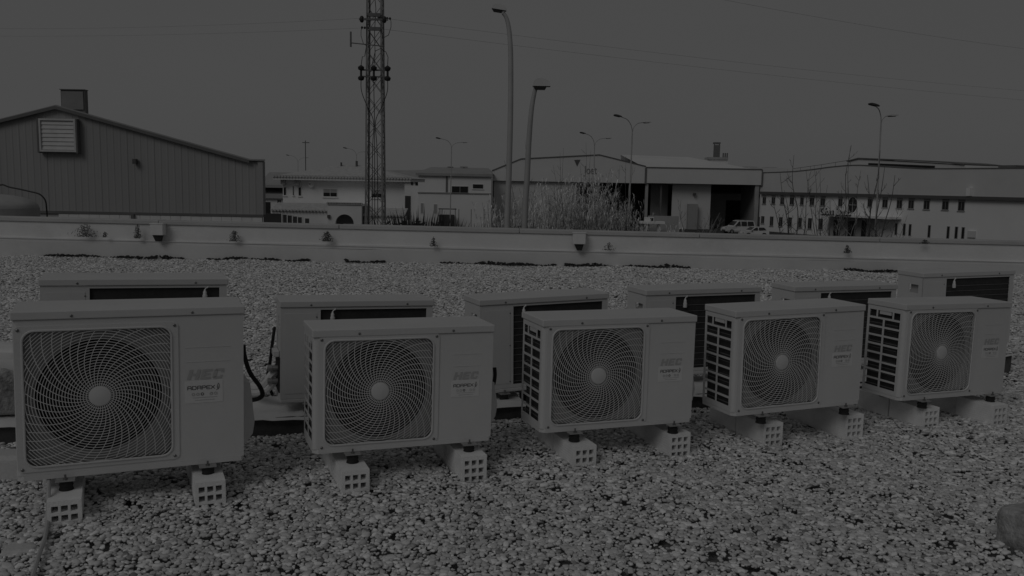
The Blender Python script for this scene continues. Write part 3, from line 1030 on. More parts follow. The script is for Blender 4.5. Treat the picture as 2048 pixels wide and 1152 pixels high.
hose('cable', 'black cable hanging down the open side of the second rear unit', [at(549, 655, 4.50), at(547, 670, 4.48), at(543, 700, 4.48), at(540, 725, 4.48), at(536, 745, 4.5), at(538, 770, 4.5), at(545, 790, 4.5)], .0085, black)
hose('pipe', 'pair of pale insulated pipe bent below the open side of the second rear unit', [at(560, 738, 4.46), at(545, 748, 4.44), at(533, 765, 4.45), at(518, 775, 4.5), at(495, 772, 4.6), at(470, 768, 4.7)], .022, foilm, 'pipe')
hose('pipe', 'second pale insulated pipe lying behind the largest unit', [at(548, 765, 4.42), at(535, 778, 4.45), at(515, 785, 4.5), at(492, 782, 4.62), at(465, 775, 4.75)], .018, foilm, 'pipe')
hose('drain_hose', 'short black hose end showing beside the right edge of the second front unit', [at(989, 735, 4.0), at(990, 750, 4.0), at(988, 765, 4.02), at(984, 775, 4.05)], .009, black, 'hose')

# a rough stone block at the bottom right corner
def lump(name, label, cat, c, size, m, seed, rz=0, rough=.05, sub=3, square=.6):
    r = random.Random(seed)
    bm = bmesh.new()
    bmesh.ops.create_cube(bm, size=1)
    bmesh.ops.subdivide_edges(bm, edges=bm.edges[:], cuts=sub, use_grid_fill=True)
    for v in bm.verts:
        d = v.co.normalized() * .62
        v.co = v.co * square + d * (1 - square)
        v.co *= 1 + r.uniform(-rough, rough)
        v.co = Vector((v.co.x * size[0], v.co.y * size[1], v.co.z * size[2]))
    me = bpy.data.meshes.new(name)
    bm.to_mesh(me); bm.free()
    me.materials.append(m)
    o = link(name, me, None, c, rz)
    sm = o.modifiers.new('sub', 'SUBSURF'); sm.levels = 1; sm.render_levels = 1
    return tag(o, label, cat)
lump('stone_block', 'dark mossy stone block at the bottom right corner of the gravel', 'stone', (1.965, 3.02, .055), (.24, .25, .20), stone, 4, R(18), .07, 5, .82)
lump('concrete_block', 'grey concrete block lying left of the largest unit', 'block', onground(18, 930, .045), (.22, .14, .115), conc, 5, R(6), .02, 3, .95)
lump('rubble_stone', 'dark rough stone half hidden behind the left edge of the largest unit', 'stone', at(4, 775, 4.25), (.30, .24, .24), stone, 9, R(20), .10, 4, .7)
lump('membrane_roll', 'pale folded membrane bundle at the left edge behind the largest unit', 'bundle', at(-6, 717, 4.30), (.50, .26, .14), foilm, 12, R(8), .06, 4, .7)
hose('pipe', 'white plastic pipe on the gravel at the left edge', [gz(-60, 832, .03), gz(60, 828, .03)], .022, pvc, 'pipe', 2)
lump('rubble_stone', 'large flat pale stone in the foreground gravel at left', 'stone', gz(38, 1102, .006), (.10, .08, .03), conc, 17, R(20), .14, 4, .6)
lump('concrete_block', 'small broken white block standing at the foot of the parapet left of the middle', 'block', at(1122, 541, YP - .25), (.10, .07, .12), conc, 22, 0, .06, 2, .9)

# ================================================================== STEEL WAREHOUSE on the left
class Facade:
    """a vertical plane through (x, y) turned by yaw; pixels are read on it as u (along) and z"""
    def __init__(s, x, y, yaw=0):
        s.o = Vector((x, y, 0)); s.a = R(yaw)
        s.d = Vector((math.cos(s.a), math.sin(s.a), 0)); s.n = Vector((-math.sin(s.a), math.cos(s.a), 0))
    def uz(s, px, py):
        r = ray(px, py)
        c0 = Vector((0, 0, ZC))
        t = (s.o - c0).dot(s.n) / r.dot(s.n)
        p = c0 + r * t
        return (p - s.o).dot(s.d), p.z - GZ
    def rect(s, x0, y0, x1, y1):
        u0 = s.uz(x0, (y0 + y1) / 2)[0]; u1 = s.uz(x1, (y0 + y1) / 2)[0]
        z1 = s.uz((x0 + x1) / 2, y0)[1]; z0 = s.uz((x0 + x1) / 2, y1)[1]
        return u0, z0, u1, z1
    def thing(s, name, label, cat, group=None):
        return thing(name, label, cat, (s.o.x, s.o.y, GZ), s.a, group)

def fbox(F, t, name, m, px, v0, v1, z0=None, z1=None):
    u0, a, u1, b = F.rect(*px)
    return MB().box(u0, v0, a if z0 is None else z0, u1, v1, b if z1 is None else z1).build(name, m, t)

def window(F, t, px, frame_m, glass_m, shutter=0, mull=1, depth=.12, sill=True, z=True):
    """window as a part: frame with panes (and a roller shutter) a little proud of the wall"""
    u0, z0, u1, z1 = F.rect(*px)
    fw = min(.05, (u1 - u0) * .12)
    us = [u0, u0 + fw]
    for k in range(mull):
        c = u0 + fw + (u1 - u0 - 2 * fw) * (k + 1) / (mull + 1)
        us += [c - fw * .3, c + fw * .3]
    us += [u1 - fw, u1]
    zs = [z0, z0 + fw, z1 - fw, z1]
    wn = MB().lattice(us, zs, {(i, 1) for i in range(1, len(us) - 1, 2)}, -.05, .0, lambda u, v, d: (u, d, v)).build('window', frame_m, t)
    for i in range(1, len(us) - 1, 2):
        MB().box(us[i], -.025, z0 + fw, us[i + 1], -.012, z1 - fw).build('pane', glass_m, wn)
    if shutter:
        MB().box(u0 + fw * .5, -.04, z1 - (z1 - z0) * shutter, u1 - fw * .5, -.03, z1 - fw * .5).build('shutter', shut, wn)
    if sill: MB().box(u0 - .06, -.12, z0 - .07, u1 + .06, .0, z0 - .002).build('sill', frame_m, wn)
    return wn

YW = 34.0
F = Facade(at(320, 400, YW).x, YW)
t = F.thing('steel_warehouse', 'dark grey ribbed steel warehouse gable with white block base, at left', 'building')
SKEW = Matrix(((1, -.34, 0, 0), (0, 1, 0, 0), (0, 0, 1, 0), (0, 0, 0, 1)))     # the hall stands askew on its plot
apex = F.uz(113, 213); eave = F.uz(500, 321); corner = F.uz(524, 324); zb = (F.uz(71, 421.5)[1] + F.uz(525, 429)[1]) / 2
leave = (2 * apex[0] - eave[0], eave[1])
uL, uR = leave[0] - .5, corner[0]
def rooftop(u):
    if u < apex[0]: return apex[1] + (leave[1] - apex[1]) * (apex[0] - u) / (apex[0] - leave[0])
    if u < eave[0]: return apex[1] + (eave[1] - apex[1]) * (u - apex[0]) / (eave[0] - apex[0])
    return eave[1]
MB().prism([(uL, 0), (uR - .02, 0), (uR - .02, rooftop(uR) - .05), (eave[0], eave[1] - .05), (apex[0], apex[1] - .05), (leave[0], leave[1] - .05), (uL, leave[1] - .05)], .12, 22, SKEW).build('hall_body', sheet, t)
PWID = 1.05
n = int((uR - uL) / PWID) + 1
for k in range(n):                                         # cladding sheets, five ribs each
    a, b = uR - (k + 1) * PWID, uR - k * PWID
    prof = []
    for q in range(4):
        x = a + (b - a) * q / 4
        s = (b - a) / 4
        prof += [(x, .08), (x + s * .66, .08), (x + s * .76, .069), (x + s * .90, .069)]
    prof.append((b - .004, .08))
    jit = rnd.uniform(-.003, .003)
    vs, fs = [], []
    for (x, y) in prof: vs += [(x, y + jit, zb), (x, y + jit, rooftop(x) - .03)]
    for i in range(len(prof) - 1): fs.append((2 * i, 2 * i + 2, 2 * i + 3, 2 * i + 1))
    MB().add(vs, fs).build('cladding_sheet', sheet, t)
rf = MB()
th = .06
for (A, B) in ((leave, apex), (apex, eave), (eave, (uR + .12, eave[1]))):
    rf.add([SKEW @ Vector(p) for p in [(A[0], -.10, A[1]), (B[0], -.10, B[1]), (B[0], -.10, B[1] + th), (A[0], -.10, A[1] + th), (A[0], 22.2, A[1]), (B[0], 22.2, B[1]), (B[0], 22.2, B[1] + th), (A[0], 22.2, A[1] + th)]],
           [(0, 1, 2, 3), (4, 7, 6, 5), (3, 2, 6, 7), (0, 4, 5, 1), (0, 3, 7, 4), (1, 5, 6, 2)])
roof_o = rf.build('roof', greyroof, t)
vt = MB()
for (A, B) in ((leave, apex), (apex, eave)):
    vt.add([(A[0], -.12, A[1] - .10), (B[0], -.12, B[1] - .10), (B[0], -.12, B[1] + .02), (A[0], -.12, A[1] + .02)], [(0, 1, 2, 3)])
vt.build('verge_trim', trim, roof_o)
MB().box(uL, -.02, zb - .10, uR + .02, .10, zb).build('drip_flashing', trim, t)
MB().box(uR - .16, -.03, zb, uR + .03, .30, rooftop(uR) - .02).build('corner_trim', sheet, t)
bw_, bh = .40, .20
MB().box(uL, .06, 0, uR - .03, .12, zb - .1).build('base_wall', copem, t)
for rrow in range(3):                                       # white concrete blocks of the base
    z1 = zb - .10 - rrow * bh
    u = uR - .03 - (bw_ / 2 if rrow % 2 else 0)
    if rrow % 2: MB().box(u + .006, .0, z1 - bh + .006, uR - .03, .06, z1 - .006).build('block', blockm, t)
    while u > uL + 8 and u - bw_ > F.uz(-60, 430)[0]:
        MB().cbox(u - bw_ + .005, rnd.uniform(-.004, .004), z1 - bh + .005, u - .005, .06, z1 - .005, .004).build('block', blockm, t)
        u -= bw_
# louvred vent on the gable
u0, z0, u1, z1 = F.rect(83, 238, 156, 304)
MB().box(u0 + .02, -.06, z0 + .02, u1 - .02, -.02, z1 - .02).build('vent_back', louv, t)
lv = MB().lattice([u0, u0 + .07, u1 - .07, u1], [z0, z0 + .07, z1 - .07, z1], {(1, 1)}, -.20, .06, lambda u, v, d: (u, d, v)).build('louvre_vent', louv, t)
for k in range(7):
    za = z0 + .08 + k * (z1 - z0 - .15) / 7; hb_ = (z1 - z0 - .15) / 7
    MB().prism([(u0 + .07, za), (u1 - .07, za), (u1 - .07, za + hb_ * 1.05), (u0 + .07, za + hb_ * 1.05)], -.16, -.13, Matrix.Translation((0, -.145, za)) @ Matrix.Rotation(R(-12), 4, 'X') @ Matrix.Translation((0, .145, -za))).build('slat', louv, lv)
MB().box(u0 - .07, -.21, z0 - .05, u0 - .005, .03, z1 + .02).build('side_flashing', trim, lv)
MB().box(u1 + .005, -.21, z0 - .05, u1 + .07, .03, z1).build('side_flashing', trim, lv)
# roof exhaust housing
FX = Facade(F.o.x, YW + 1.6)
u0, z0, u1, z1 = FX.rect(122, 180, 170, 226)
ex = MB().box(u0, 1.6, z0 - .5, u1, 1.85, z1).build('roof_exhaust', trim, t)
for k in range(13):
    za = z0 + .14 + k * (z1 - z0 - .2) / 13
    MB().box(u0 + .05, 1.55, za, u1 - .05, 1.6, za + .055).build('slat', exh, ex)
MB().box(u0 - .02, 1.53, z1 + .002, u1 + .02, 1.87, z1 + .03).build('cap', trim, ex)
# wall lamp, drain stub
fbox(F, t, 'wall_lamp', signd, (268, 318, 275, 328), -.16, .03)
fbox(F, t, 'drain_stub', trim, (264, 428, 270, 441), -.12, -.01)

# ---- domed tank behind the parapet at the left edge
c = at(-8, 432, 18.5)
rt = at(70, 432, 18.5).x - c.x
ztop = at(-8, 388, 18.5).z; zr = at(66, 416, 18.5).z
t = thing('domed_tank', 'grey weathered domed tank top behind the parapet at the left edge', 'tank', (c.x, 18.5, 0))
hh = ztop - zr
MB().lathe([(rt, GZ), (rt, zr)], (0, 0, 0), 40).build('wall', tankm, t, True)
MB().lathe([(rt * .985, zr)] + [(rt * .985 * math.cos(R(a)), zr + hh * math.sin(R(a))) for a in range(8, 90, 8)] + [(.02, zr + hh)], (0, 0, 0), 40).build('dome', tankm, t, True)
MB().lathe([(.05, ztop - .02), (.05, ztop + .07), (.03, ztop + .09)], (0, 0, 0), 12).build('vent_neck', tankm, t)
P = [at(*q, 18.4) for q in ((-40, 372), (0, 370), (6, 369.5), (18, 374), (40, 378.5), (60, 383), (76, 387), (85, 393), (91, 402), (93, 415), (94.5, 436), (95, 470))]
hose('pipe', 'dark pipe arching over the domed tank and down behind the parapet', P, .016, black, 'pipe', 4)

# ================================================================== HOUSE and sheds
YH = 80.0
F = Facade(at(690, 400, YH).x, YH)
t = F.thing('villa', 'white two-storey house with hipped tile roof and arched porch behind the lattice tower', 'house')
u0, za, u1, zb_ = F.rect(566, 356, 809, 460)
DEP = 11
MB().box(u0, 0, 0, u1, DEP, zb_, Matrix(((1, -.16, 0, 0), (0, 1, 0, 0), (0, 0, 1, 0), (0, 0, 0, 1)))).build('wall', render_w, t)
ez = F.uz(690, 355)[1]
e0, e1 = F.uz(549, 352)[0], F.uz(826, 360)[0]
rz_ = Facade(F.o.x, YH + 5.5).uz(682, 330)[1]
r0, r1 = F.uz(655, 332)[0], F.uz(708, 332)[0]
k = MB()
k.add([(e0, -1.0, ez), (e1, -1.0, ez), (e1, DEP + 1, ez), (e0, DEP + 1, ez), (r0, DEP * .5, rz_), (r1, DEP * .5, rz_)], [(0, 1, 5, 4), (1, 2, 5), (2, 3, 4, 5), (3, 0, 4), (0, 3, 2, 1)])
roof_o = k.build('roof', tile, t)
n = 46
for i in range(n):                                           # tile courses ends along the eave
    x = e0 + (e1 - e0) * (i + .5) / n
    MB().lathe([(.13, -1.04), (.13, -.86)], (x, 0, ez + .03), 8, 'y').build('tile', tile, roof_o)
MB().box(e0 + .12, -.9, ez - .30, e1 - .12, DEP + .9, ez - .004).build('soffit', render_w, t)
for q in ((646, 377, 675, 394), (742, 379, 768, 396)): window(F, t, q, render_w, glass, .5, 1)
for q in ((567, 374, 573, 391), (585.5, 372, 588, 391), (596.5, 374, 603, 392)): window(F, t, q, render_w, glass, 0, 0)
for q in ((564, 357, 572, 369), (592, 357, 600, 370)): fbox(F, t, 'wall_box', shut, q, -.5, -.02)  # two plain grey boxes standing off the wall below the eave
u_, z_ = F.uz(623, 369)
d = MB().lathe([(.06, -.05), (.18, -.08), (.27, -.14), (.28, -.15)], (u_, -.1, z_), 20, 'y').build('dish', render_w, t, True)
MB().lathe([(.07, -.6), (.07, -.5)], (u_, -.1, z_ + .05), 8, 'y').build('receiver', signd, d)
# lower tiled lean-to roofs
for (xa, xb, y0_, y1_) in ((556, 671, 408, 417), (735, 816, 418, 425)):
    u0, z0, u1, z1 = F.rect(xa, y0_, xb, y1_)
    lr = MB().prism([(u0, 0), (u1, 0), (u1, .1), (u0, .1)], -2.6, 0, Matrix.Translation((0, 0, z1)) @ Matrix.Rotation(R(13), 4, 'X')).build('lean_to_roof', tile, t)
    m = int((u1 - u0) / .28)
    for i in range(m):
        MB().lathe([(.10, -2.68), (.10, -2.45)], (u0 + (u1 - u0) * (i + .5) / m, 0, z1 - .52), 6, 'y').build('tile', tile, lr)
    MB().box(u0 + .1, -2.42, 0, u1 - .1, -.02, z1 - .62).build('lower_wall', render_w, t)
u0, z0, u1, z1 = F.rect(671, 406, 736, 460)
ua, _, ub, zar = F.rect(686, 426, 721, 460)
uc = (ua + ub) / 2; ra = (ub - ua) / 2
arch = [(u0, 0), (u0, z1), (u1, z1), (u1, 0), (ub, 0), (ub, zar - ra)] + [(uc + ra * math.cos(R(a)), zar - ra + ra * math.sin(R(a))) for a in range(15, 180, 15)] + [(ua, zar - ra), (ua, 0)]
MB().prism(arch, -3.4, -3.0).build('porch_front', render_w, t)
MB().box(u0, -3.0, z1 - .2, u1, 0, z1).build('porch_roof', render_w, t)
MB().box(u0, -3.0, 0, u0 + .3, 0, z1 - .2).build('porch_side', render_w, t)
MB().box(u0 + .31, -1.5, 0, u1 - .02, -.02, z1 - .21).build('porch_back', shut, t)
MB().box(ua + .05, -1.56, 0, uc - .1, -1.505, zar - ra - .1).build('door', glass, t)
k = MB(); m = 22
for i in range(m): k.lathe([(.12, -3.5), (.12, -3.2)], (u0 - .05 + (u1 - u0 + .1) * (i + .5) / m, 0, z1 + .02), 6, 'y')
k.build('porch_tiles', tile, t)
fbox(F, t, 'lantern', signd, (671, 427, 676, 433), -3.6, -3.42)
for q in ((692, 319, 695, 329), (660, 322, 661.5, 333)): fbox(F, t, 'chimney_pot', signd, q, 4.8, 5.3, z0=rz_ - .9)

# garden wall in front of the house with dark panels
F = Facade(at(570, 440, 72).x, 72)
t = F.thing('garden_fence', 'garden fence of dark panels between white posts in front of the house', 'fence')
fbox(F, t, 'panel', hall_dk, (527, 427, 563, 450), 0, .06, z0=0)
for (a, b, y0_) in ((566, 574, 429.5), (575.5, 584, 431), (586.5, 594.5, 433), (595.5, 604, 434.5), (610, 618, 437)):
    fbox(F, t, 'panel', hall_dk, (a, y0_, b, 455), .02, .08, z0=0)
for (a, y0_) in ((563.2, 426), (574, 429), (584.3, 430), (594.6, 432), (604.2, 434)): fbox(F, t, 'post', render_w, (a, y0_, a + 1.6, 455), -.06, .14, z0=0)

# shed between the warehouse and the house
F = Facade(at(545, 400, 105).x, 105)
t = F.thing('far_shed', 'pale shed with grey banded roof between the warehouse and the house', 'building')
u0, z0, u1, z1 = F.rect(505, 390, 592, 460)
MB().box(u0, 0, 0, u1, 10, z1).build('wall', white_ind, t)
a, b = F.uz(545, 353)[1], F.uz(545, 390)[1]
MB().add([(u0 - .4, -.4, b), (u1 + .4, -.4, b), (u1 + .4, 9, a + .6), (u0 - .4, 9, a + .6), (u0 - .4, -.4, b - .4), (u1 + .4, -.4, b - .4)], [(0, 1, 2, 3), (4, 5, 1, 0)]).build('roof', greyroof, t)
MB().box(u0 - .3, -.5, b + (a - b) * .4, u1 + .3, 4, b + (a - b) * .55).build('roof_band', shut, t)
fbox(F, t, 'door', glass, (530, 404, 541, 432), -.05, -.01)
window(F, t, (554, 399, 563, 415), white_ind, glass, 0, 1)

# ---- industrial building with two dark windows, middle
YI = 118.0
F = Facade(at(900, 400, YI).x, YI)
t = F.thing('factory_building', 'white industrial building with grey roof and two dark upper windows, left of the big hall', 'building')
u0, z0, u1, z1 = F.rect(836, 347, 982, 460)
MB().box(u0, 0, 0, u1, 20, z1).build('wall', white_ind, t)
ul = F.uz(806, 360)[0]
zl = F.uz(820, 359)[1]
MB().box(ul - 8, 1.2, 0, u0, 20, zl).build('side_wing', white_ind, t)
zr0 = F.uz(850, 336)[1]; ur0, ur1 = F.uz(849, 337)[0], F.uz(972, 341)[0]
MB().add([(u0 - .3, -.4, z1), (u1 + .2, -.4, z1), (ur1, 9, zr0 + .3), (ur0, 9, zr0 + .3), (u0 - .3, -.4, z1 - .35), (u1 + .2, -.4, z1 - .35), (u1 + .2, 20, z1), (u0 - .3, 20, z1)],
         [(0, 1, 2, 3), (4, 5, 1, 0), (1, 6, 2), (0, 3, 7), (3, 2, 6, 7)]).build('roof', greyroof, t)
MB().add([(ul - 8, .8, zl), (u0, .8, zl), (u0, 10, zr0 - .1), (ul - 8, 10, zl + 1.2), (ul - 8, .8, zl - .3), (u0, .8, zl - .3)], [(0, 1, 2, 3), (4, 5, 1, 0)]).build('wing_roof', greyroof, t)
window(F, t, (903, 372, 937, 386), white_ind, glass, 0, 1)
window(F, t, (945, 368, 967, 378), white_ind, glass, 0, 0)
for q in ((820, 364, 824, 370), (829, 364, 834, 370.5)):
    u0_, z0_, u1_, z1_ = F.rect(*q)
    MB().box(u0_, 1.12, z0_, u1_, 1.19, z1_).build('window', glass, t)
zz = F.uz(900, 385.5)[1]
MB().box(u0 - .05, -.12, zz - .12, u1 + .05, -.002, zz + .05).build('string_course', shut, t)
uu = F.uz(893.5, 370)[0]
MB().box(uu - .12, -.1, zz + .06, uu + .12, -.002, z1 - .4).build('joint', trim, t)
for q in ((841, 406, 848, 427), (867, 408, 875, 428)): window(F, t, q, white_ind, shut, 0, 0, sill=False)
fbox(F, t, 'gate_frame', signd, (880, 416, 915, 418), -2.3, -2.2)
for a in (882, 886, 912): fbox(F, t, 'post', signd, (a, 416, a + 1.2, 460), -2.3, -2.15, z0=0)
for a in (920, 944, 969): fbox(F, t, 'post', signd, (a, 417, a + 1.1, 460), -3.3, -3.15, z0=0)
fbox(F, t, 'stair_block', hall_dk, (880, 429, 908, 460), -2.1, -.02, z0=0)
for k_, (a, b) in enumerate(((886, 898), (913, 929))):
    fbox(F, t, 'roof_antenna', signd, (a, 331, b, 332.5), 8, 8.3)
    fbox(F, t, 'antenna_mast', signd, ((a + b) / 2 - .8, 331, (a + b) / 2 + .8, 342), 8, 8.3)
fbox(F, t, 'dark_corner', hall_dk, (808, 392, 819, 440), 1.1, 1.18)

# ================================================================== BIG OPEN HALL
YJ = 128.0
F = Facade(at(1250, 400, YJ).x, YJ)
t = F.thing('open_hall', 'big open-sided hall with pale gabled fascia, triangle mark and dark bays, centre right', 'building')
pt = lambda q: F.uz(*q)
P = [pt(q) for q in ((984, 342), (1042, 318.5), (1198, 310.5), (1291, 333.5))]
zb1 = pt((1140, 364))[1]; zb2 = pt((1405, 368))[1]
zt2 = pt((1405, 337.5))[1]
uS = P[3][0]; uE = pt((1521, 356))[0]
MB().prism([(P[0][0], zb1), (uS - .03, zb1), P[3], P[2], P[1], P[0]], -.5, 0).build('gable_fascia', fascia, t)
MB().box(uS + .03, -.5, zb2, uE, 0, zt2).build('flat_fascia', fascia, t)
k = MB()
for a, b in zip(P[:-1], P[1:]):
    k.prism([(a[0], a[1]), (b[0], b[1]), (b[0], b[1] + .13), (a[0], a[1] + .13)], -.62, .1)
k.box(uS - .05, -.62, zt2, uE + .05, .1, zt2 + .13)
k.box(uE + .002, -.6, zb2 - .1, uE + .16, .1, zt2)
k.box(uS - .14, -.6, zb1 - .05, uS + .14, -.502, zt2)
k.build('fascia_trim', trim, t)
k = MB()
DH = 40
rid = P[2]
k.add([(P[0][0], 0, P[0][1]), (P[1][0], 0, P[1][1]), (rid[0], 0, rid[1]), (uS, 0, P[3][1]), (P[0][0], DH, P[0][1]), (P[1][0], DH, P[1][1]), (rid[0], DH, rid[1]), (uS, DH, P[3][1])], [(0, 1, 5, 4), (1, 2, 6, 5), (2, 3, 7, 6)])
za = pt((1410, 318))[1]
ux = pt((1416, 318))[0]
k.add([(uS, .0, zt2), (uE, .0, zt2 - .1), (ux, 14, za + .7), (uS - 2, 14, za + .9), (uE, 28, zt2), (uS, 28, zt2)], [(0, 1, 2, 3), (1, 4, 2), (3, 2, 4, 5)])
k.build('roof', fascia, t)
# columns
for q in ((1256, 364, 1259.5, 470), (1289, 364, 1294.5, 470)): fbox(F, t, 'column', hall_in, q, -.25, .25, z0=0, z1=zb1 - .004)
fbox(F, t, 'column', hall_in, (1507.5, 370, 1515, 470), -.25, .25, z0=0, z1=zb2 - .004)
fbox(F, t, 'column', hall_in, (1396, 386, 1411, 470), 3, 3.8, z0=0, z1=zb2 - .6)
# back walls of the bays
G = Facade(at(1250, 400, YJ + 9).x, YJ + 9)
def bay(name, m, x0, x1, y0_, y1_, v=9.0):
    u0, z0, u1, z1 = G.rect(x0, y0_, x1, y1_)
    du = G.o.x - F.o.x
    return MB().box(u0 + du, v, z0 if y1_ < 460 else 0, u1 + du, v + .3, z1).build(name, m, t)
fbox(F, t, 'front_wall', fascia, (985, 366, 1152, 470), .1, .4, z0=0, z1=zb1 - .06)
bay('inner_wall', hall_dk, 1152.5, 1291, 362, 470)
bay('inner_wall', hall_in, 1291.5, 1325, 362, 470, 4.5)
bay('inner_wall', office_u, 1325.5, 1398, 362, 470, 1.2)
bay('inner_wall', hall_in, 1398.5, 1520, 385, 470, 9.4)
bay('beam', hall_dk, 1398, 1524, 366, 386, 8.9)
bay('door', dark, 1452, 1484, 401, 470, 9.2)
bay('lintel', trim, 1398, 1524, 385, 387.5, 8.8)
u0, z0, u1, z1 = F.rect(985, 366, 1520, 470)
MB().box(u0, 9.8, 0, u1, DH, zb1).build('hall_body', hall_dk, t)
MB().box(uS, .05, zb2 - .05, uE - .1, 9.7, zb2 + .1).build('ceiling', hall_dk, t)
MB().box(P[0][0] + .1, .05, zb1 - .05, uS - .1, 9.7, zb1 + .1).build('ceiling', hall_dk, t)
MB().box(P[0][0], .1, 0, P[0][0] + .3, 9, zb1 - .06).build('side_wall', fascia, t)
MB().box(uE - .4, .3, 0, uE - .1, 9, zb2 - .06).build('side_wall', hall_in, t)
uj = F.uz(1322.5, 400)[0]
MB().box(uj - .12, .4, 0, uj + .12, .7, zb2 - .06).build('down_pipe', trim, t)
fbox(F, t, 'cabinet', shut, (1376, 408, 1395, 470), .1, 1.0, z0=0)
fbox(F, t, 'camera_box', signd, (1389, 386, 1394, 391), .6, 1.1)
# triangle and lettering on the fascia
a, b, c_ = pt((1148, 320)), pt((1160, 319.5)), pt((1153.5, 333))
MB().prism([a, c_, b], -.56, -.502).build('triangle_mark', cornice, t)
def lettering(txt, F_, px, name, m, parent, y, ext=.04, bold=0.0):
    u0, z0, u1, z1 = F_.rect(*px)
    cu = bpy.data.curves.new(name, 'FONT')
    cu.body = txt
    cu.size = 1
    cu.extrude = .5
    cu.offset = bold
    o = bpy.data.objects.new(name, cu)
    COL.objects.link(o)
    bpy.context.view_layer.update()
    me_ = bpy.data.meshes.new_from_object(o.evaluated_get(bpy.context.evaluated_depsgraph_get()))
    bpy.data.objects.remove(o)
    xs = [v.co.x for v in me_.vertices]; ys = [v.co.y for v in me_.vertices]
    x0, x1, y0, y1 = min(xs), max(xs), min(ys), max(ys)
    for v in me_.vertices:
        v.co = (u0 + (v.co.x - x0) / (x1 - x0) * (u1 - u0), y + v.co.z * ext, z0 + (v.co.y - y0) / (y1 - y0) * (z1 - z0))
    me_.materials.clear(); me_.materials.append(m)
    return link(name, me_, parent)
lettering('Joet', F, (1167, 332, 1193, 353), 'lettering', signg, t, -.54)
# chimney on the roof behind
FC = Facade(F.o.x, YJ + 16)
fb = lambda nm, m, q, v0, v1, zz0=None: fbox(FC, t, nm, m, q, v0, v1, z0=zz0)
ch = fb('chimney', trim, (1429, 290, 1440, 316), 16, 16.8)
MB().box(*(lambda r: (r[0] - .05, 15.9, r[1], r[2] + .05, 16.9, r[3]))(FC.rect(1429, 284.5, 1440.5, 288))).build('chimney_cap', trim, ch)
for q in (1429, 1438.8): u0, z0, u1, z1 = FC.rect(q, 287, q + 1.2, 291); MB().box(u0, 16.1, z0, u1, 16.3, z1).build('cap_post', trim, ch)
fb('roof_platform', greyroof, (1413, 315, 1452, 319), 14.5, 17.5)
fb('roof_housing', fascia, (1418, 319, 1452, 330), 14.8, 17.2)
for q in (1446, 1450, 1454): fb('vent_pipe', trim, (q, 306, q + 1.6, 328), 16, 16.4)
# low wall, sheds and clutter before the hall
F2 = Facade(at(1300, 440, 96).x, 96)
t = F2.thing('low_wall', 'low pale garden wall before the open hall', 'wall')
fbox(F2, t, 'wall', hall_in, (1296, 432, 1357, 475), 0, .3, z0=0)
t = F2.thing('work_table', 'pale work table with a box on it before the open hall', 'table')
fbox(F2, t, 'table_top', office_l, (1274, 441, 1322, 445.5), -2.6, -1.4)
for q in ((1276, 446, 1280, 475), (1284, 446, 1292, 475), (1308, 446, 1312, 475)): fbox(F2, t, 'leg', conc, q, -2.2, -1.8, z0=0)
t = F2.thing('gas_cabinet', 'white cabinet with a dark square opening on the work table', 'cabinet')
fbox(F2, t, 'case', office_l, (1284, 433, 1301, 441), -2.4, -1.6)
fbox(F2, t, 'opening', glass, (1293.5, 434.2, 1299.5, 440), -2.44, -2.405)
t = F2.thing('white_panel', 'white board standing in the reeds before the hall', 'board')
fbox(F2, t, 'board', office_l, (1232, 437, 1250, 462), -3.2, -3.0, z0=0)
fbox(F2, t, 'board_mark', signd, (1238, 444, 1241, 452), -3.23, -3.205)

# ================================================================== OFFICE BUILDING on the right, running away to the left
A = at(1522, 400, 128.0); B = at(2048, 400, 92.0)
yaw = math.degrees(math.atan2(B.y - A.y, B.x - A.x))
F = Facade(A.x, A.y, yaw)
t = F.thing('office_building', 'long white office building with rows of windows and wavy grey upper wall, at right', 'building')
uend = F.uz(2110, 400)[0]
zc0 = F.uz(1524, 387)[1]; zc1 = F.uz(1930, 395)[1]
zcn = (zc0 + zc1) / 2
DO = 16
MB().box(0, 0, 0, uend, DO, zcn).build('lower_wall', office_l, t)
top = [F.uz(*q) for q in ((1523, 346), (1560, 345), (1592, 343.5), (1625, 340), (1660, 335), (1697, 331.5), (1720, 331), (1760, 333), (1800, 335.5), (1850, 338), (1900, 338), (1975, 337.5), (2048, 337), (2110, 337))]
MB().prism([(top[0][0], zcn + .001)] + [(top[-1][0], zcn + .001)] + top[::-1], -.15, DO).build('upper_wall', office_u, t)
k = MB()
for a, b in zip(top[:-1], top[1:]): k.prism([a, b, (b[0], b[1] + .11), (a[0], a[1] + .11)], -.22, DO)
k.build('roof_edge', trim, t)
MB().box(-.1, -.45, zcn - .16, uend, -.155, zcn + .22).build('cornice', cornice, t)
upp = [(1525.5, 390.8, 1532.6, 408), (1543.5, 391, 1551, 408), (1561, 391, 1569, 408.8), (1580, 391, 1588.6, 409.5), (1600.7, 391.5, 1608, 410), (1620, 392, 1629, 410.5), (1641.7, 392.5, 1650.7, 412), (1676.7, 393.5, 1685.5, 413),
       (1735.5, 394, 1744.5, 414), (1765, 395, 1776, 415.5), (1793.7, 396, 1805, 417), (1817, 396.5, 1828.5, 417.5), (1847.6, 397, 1860, 419), (1884.5, 398, 1898, 420), (1916.5, 398.5, 1930, 422)]
for q in upp: window(F, t, q, shut, glass, .22, 1)
for q in ((1522.5, 432, 1529, 447), (1540, 432.7, 1547, 452), (1558, 434, 1565.4, 453), (1577, 434.5, 1584, 454), (1597, 435.5, 1604, 456), (1616, 436, 1624, 458), (1637, 437, 1646, 459)): window(F, t, q, shut, glass, 0, 1)
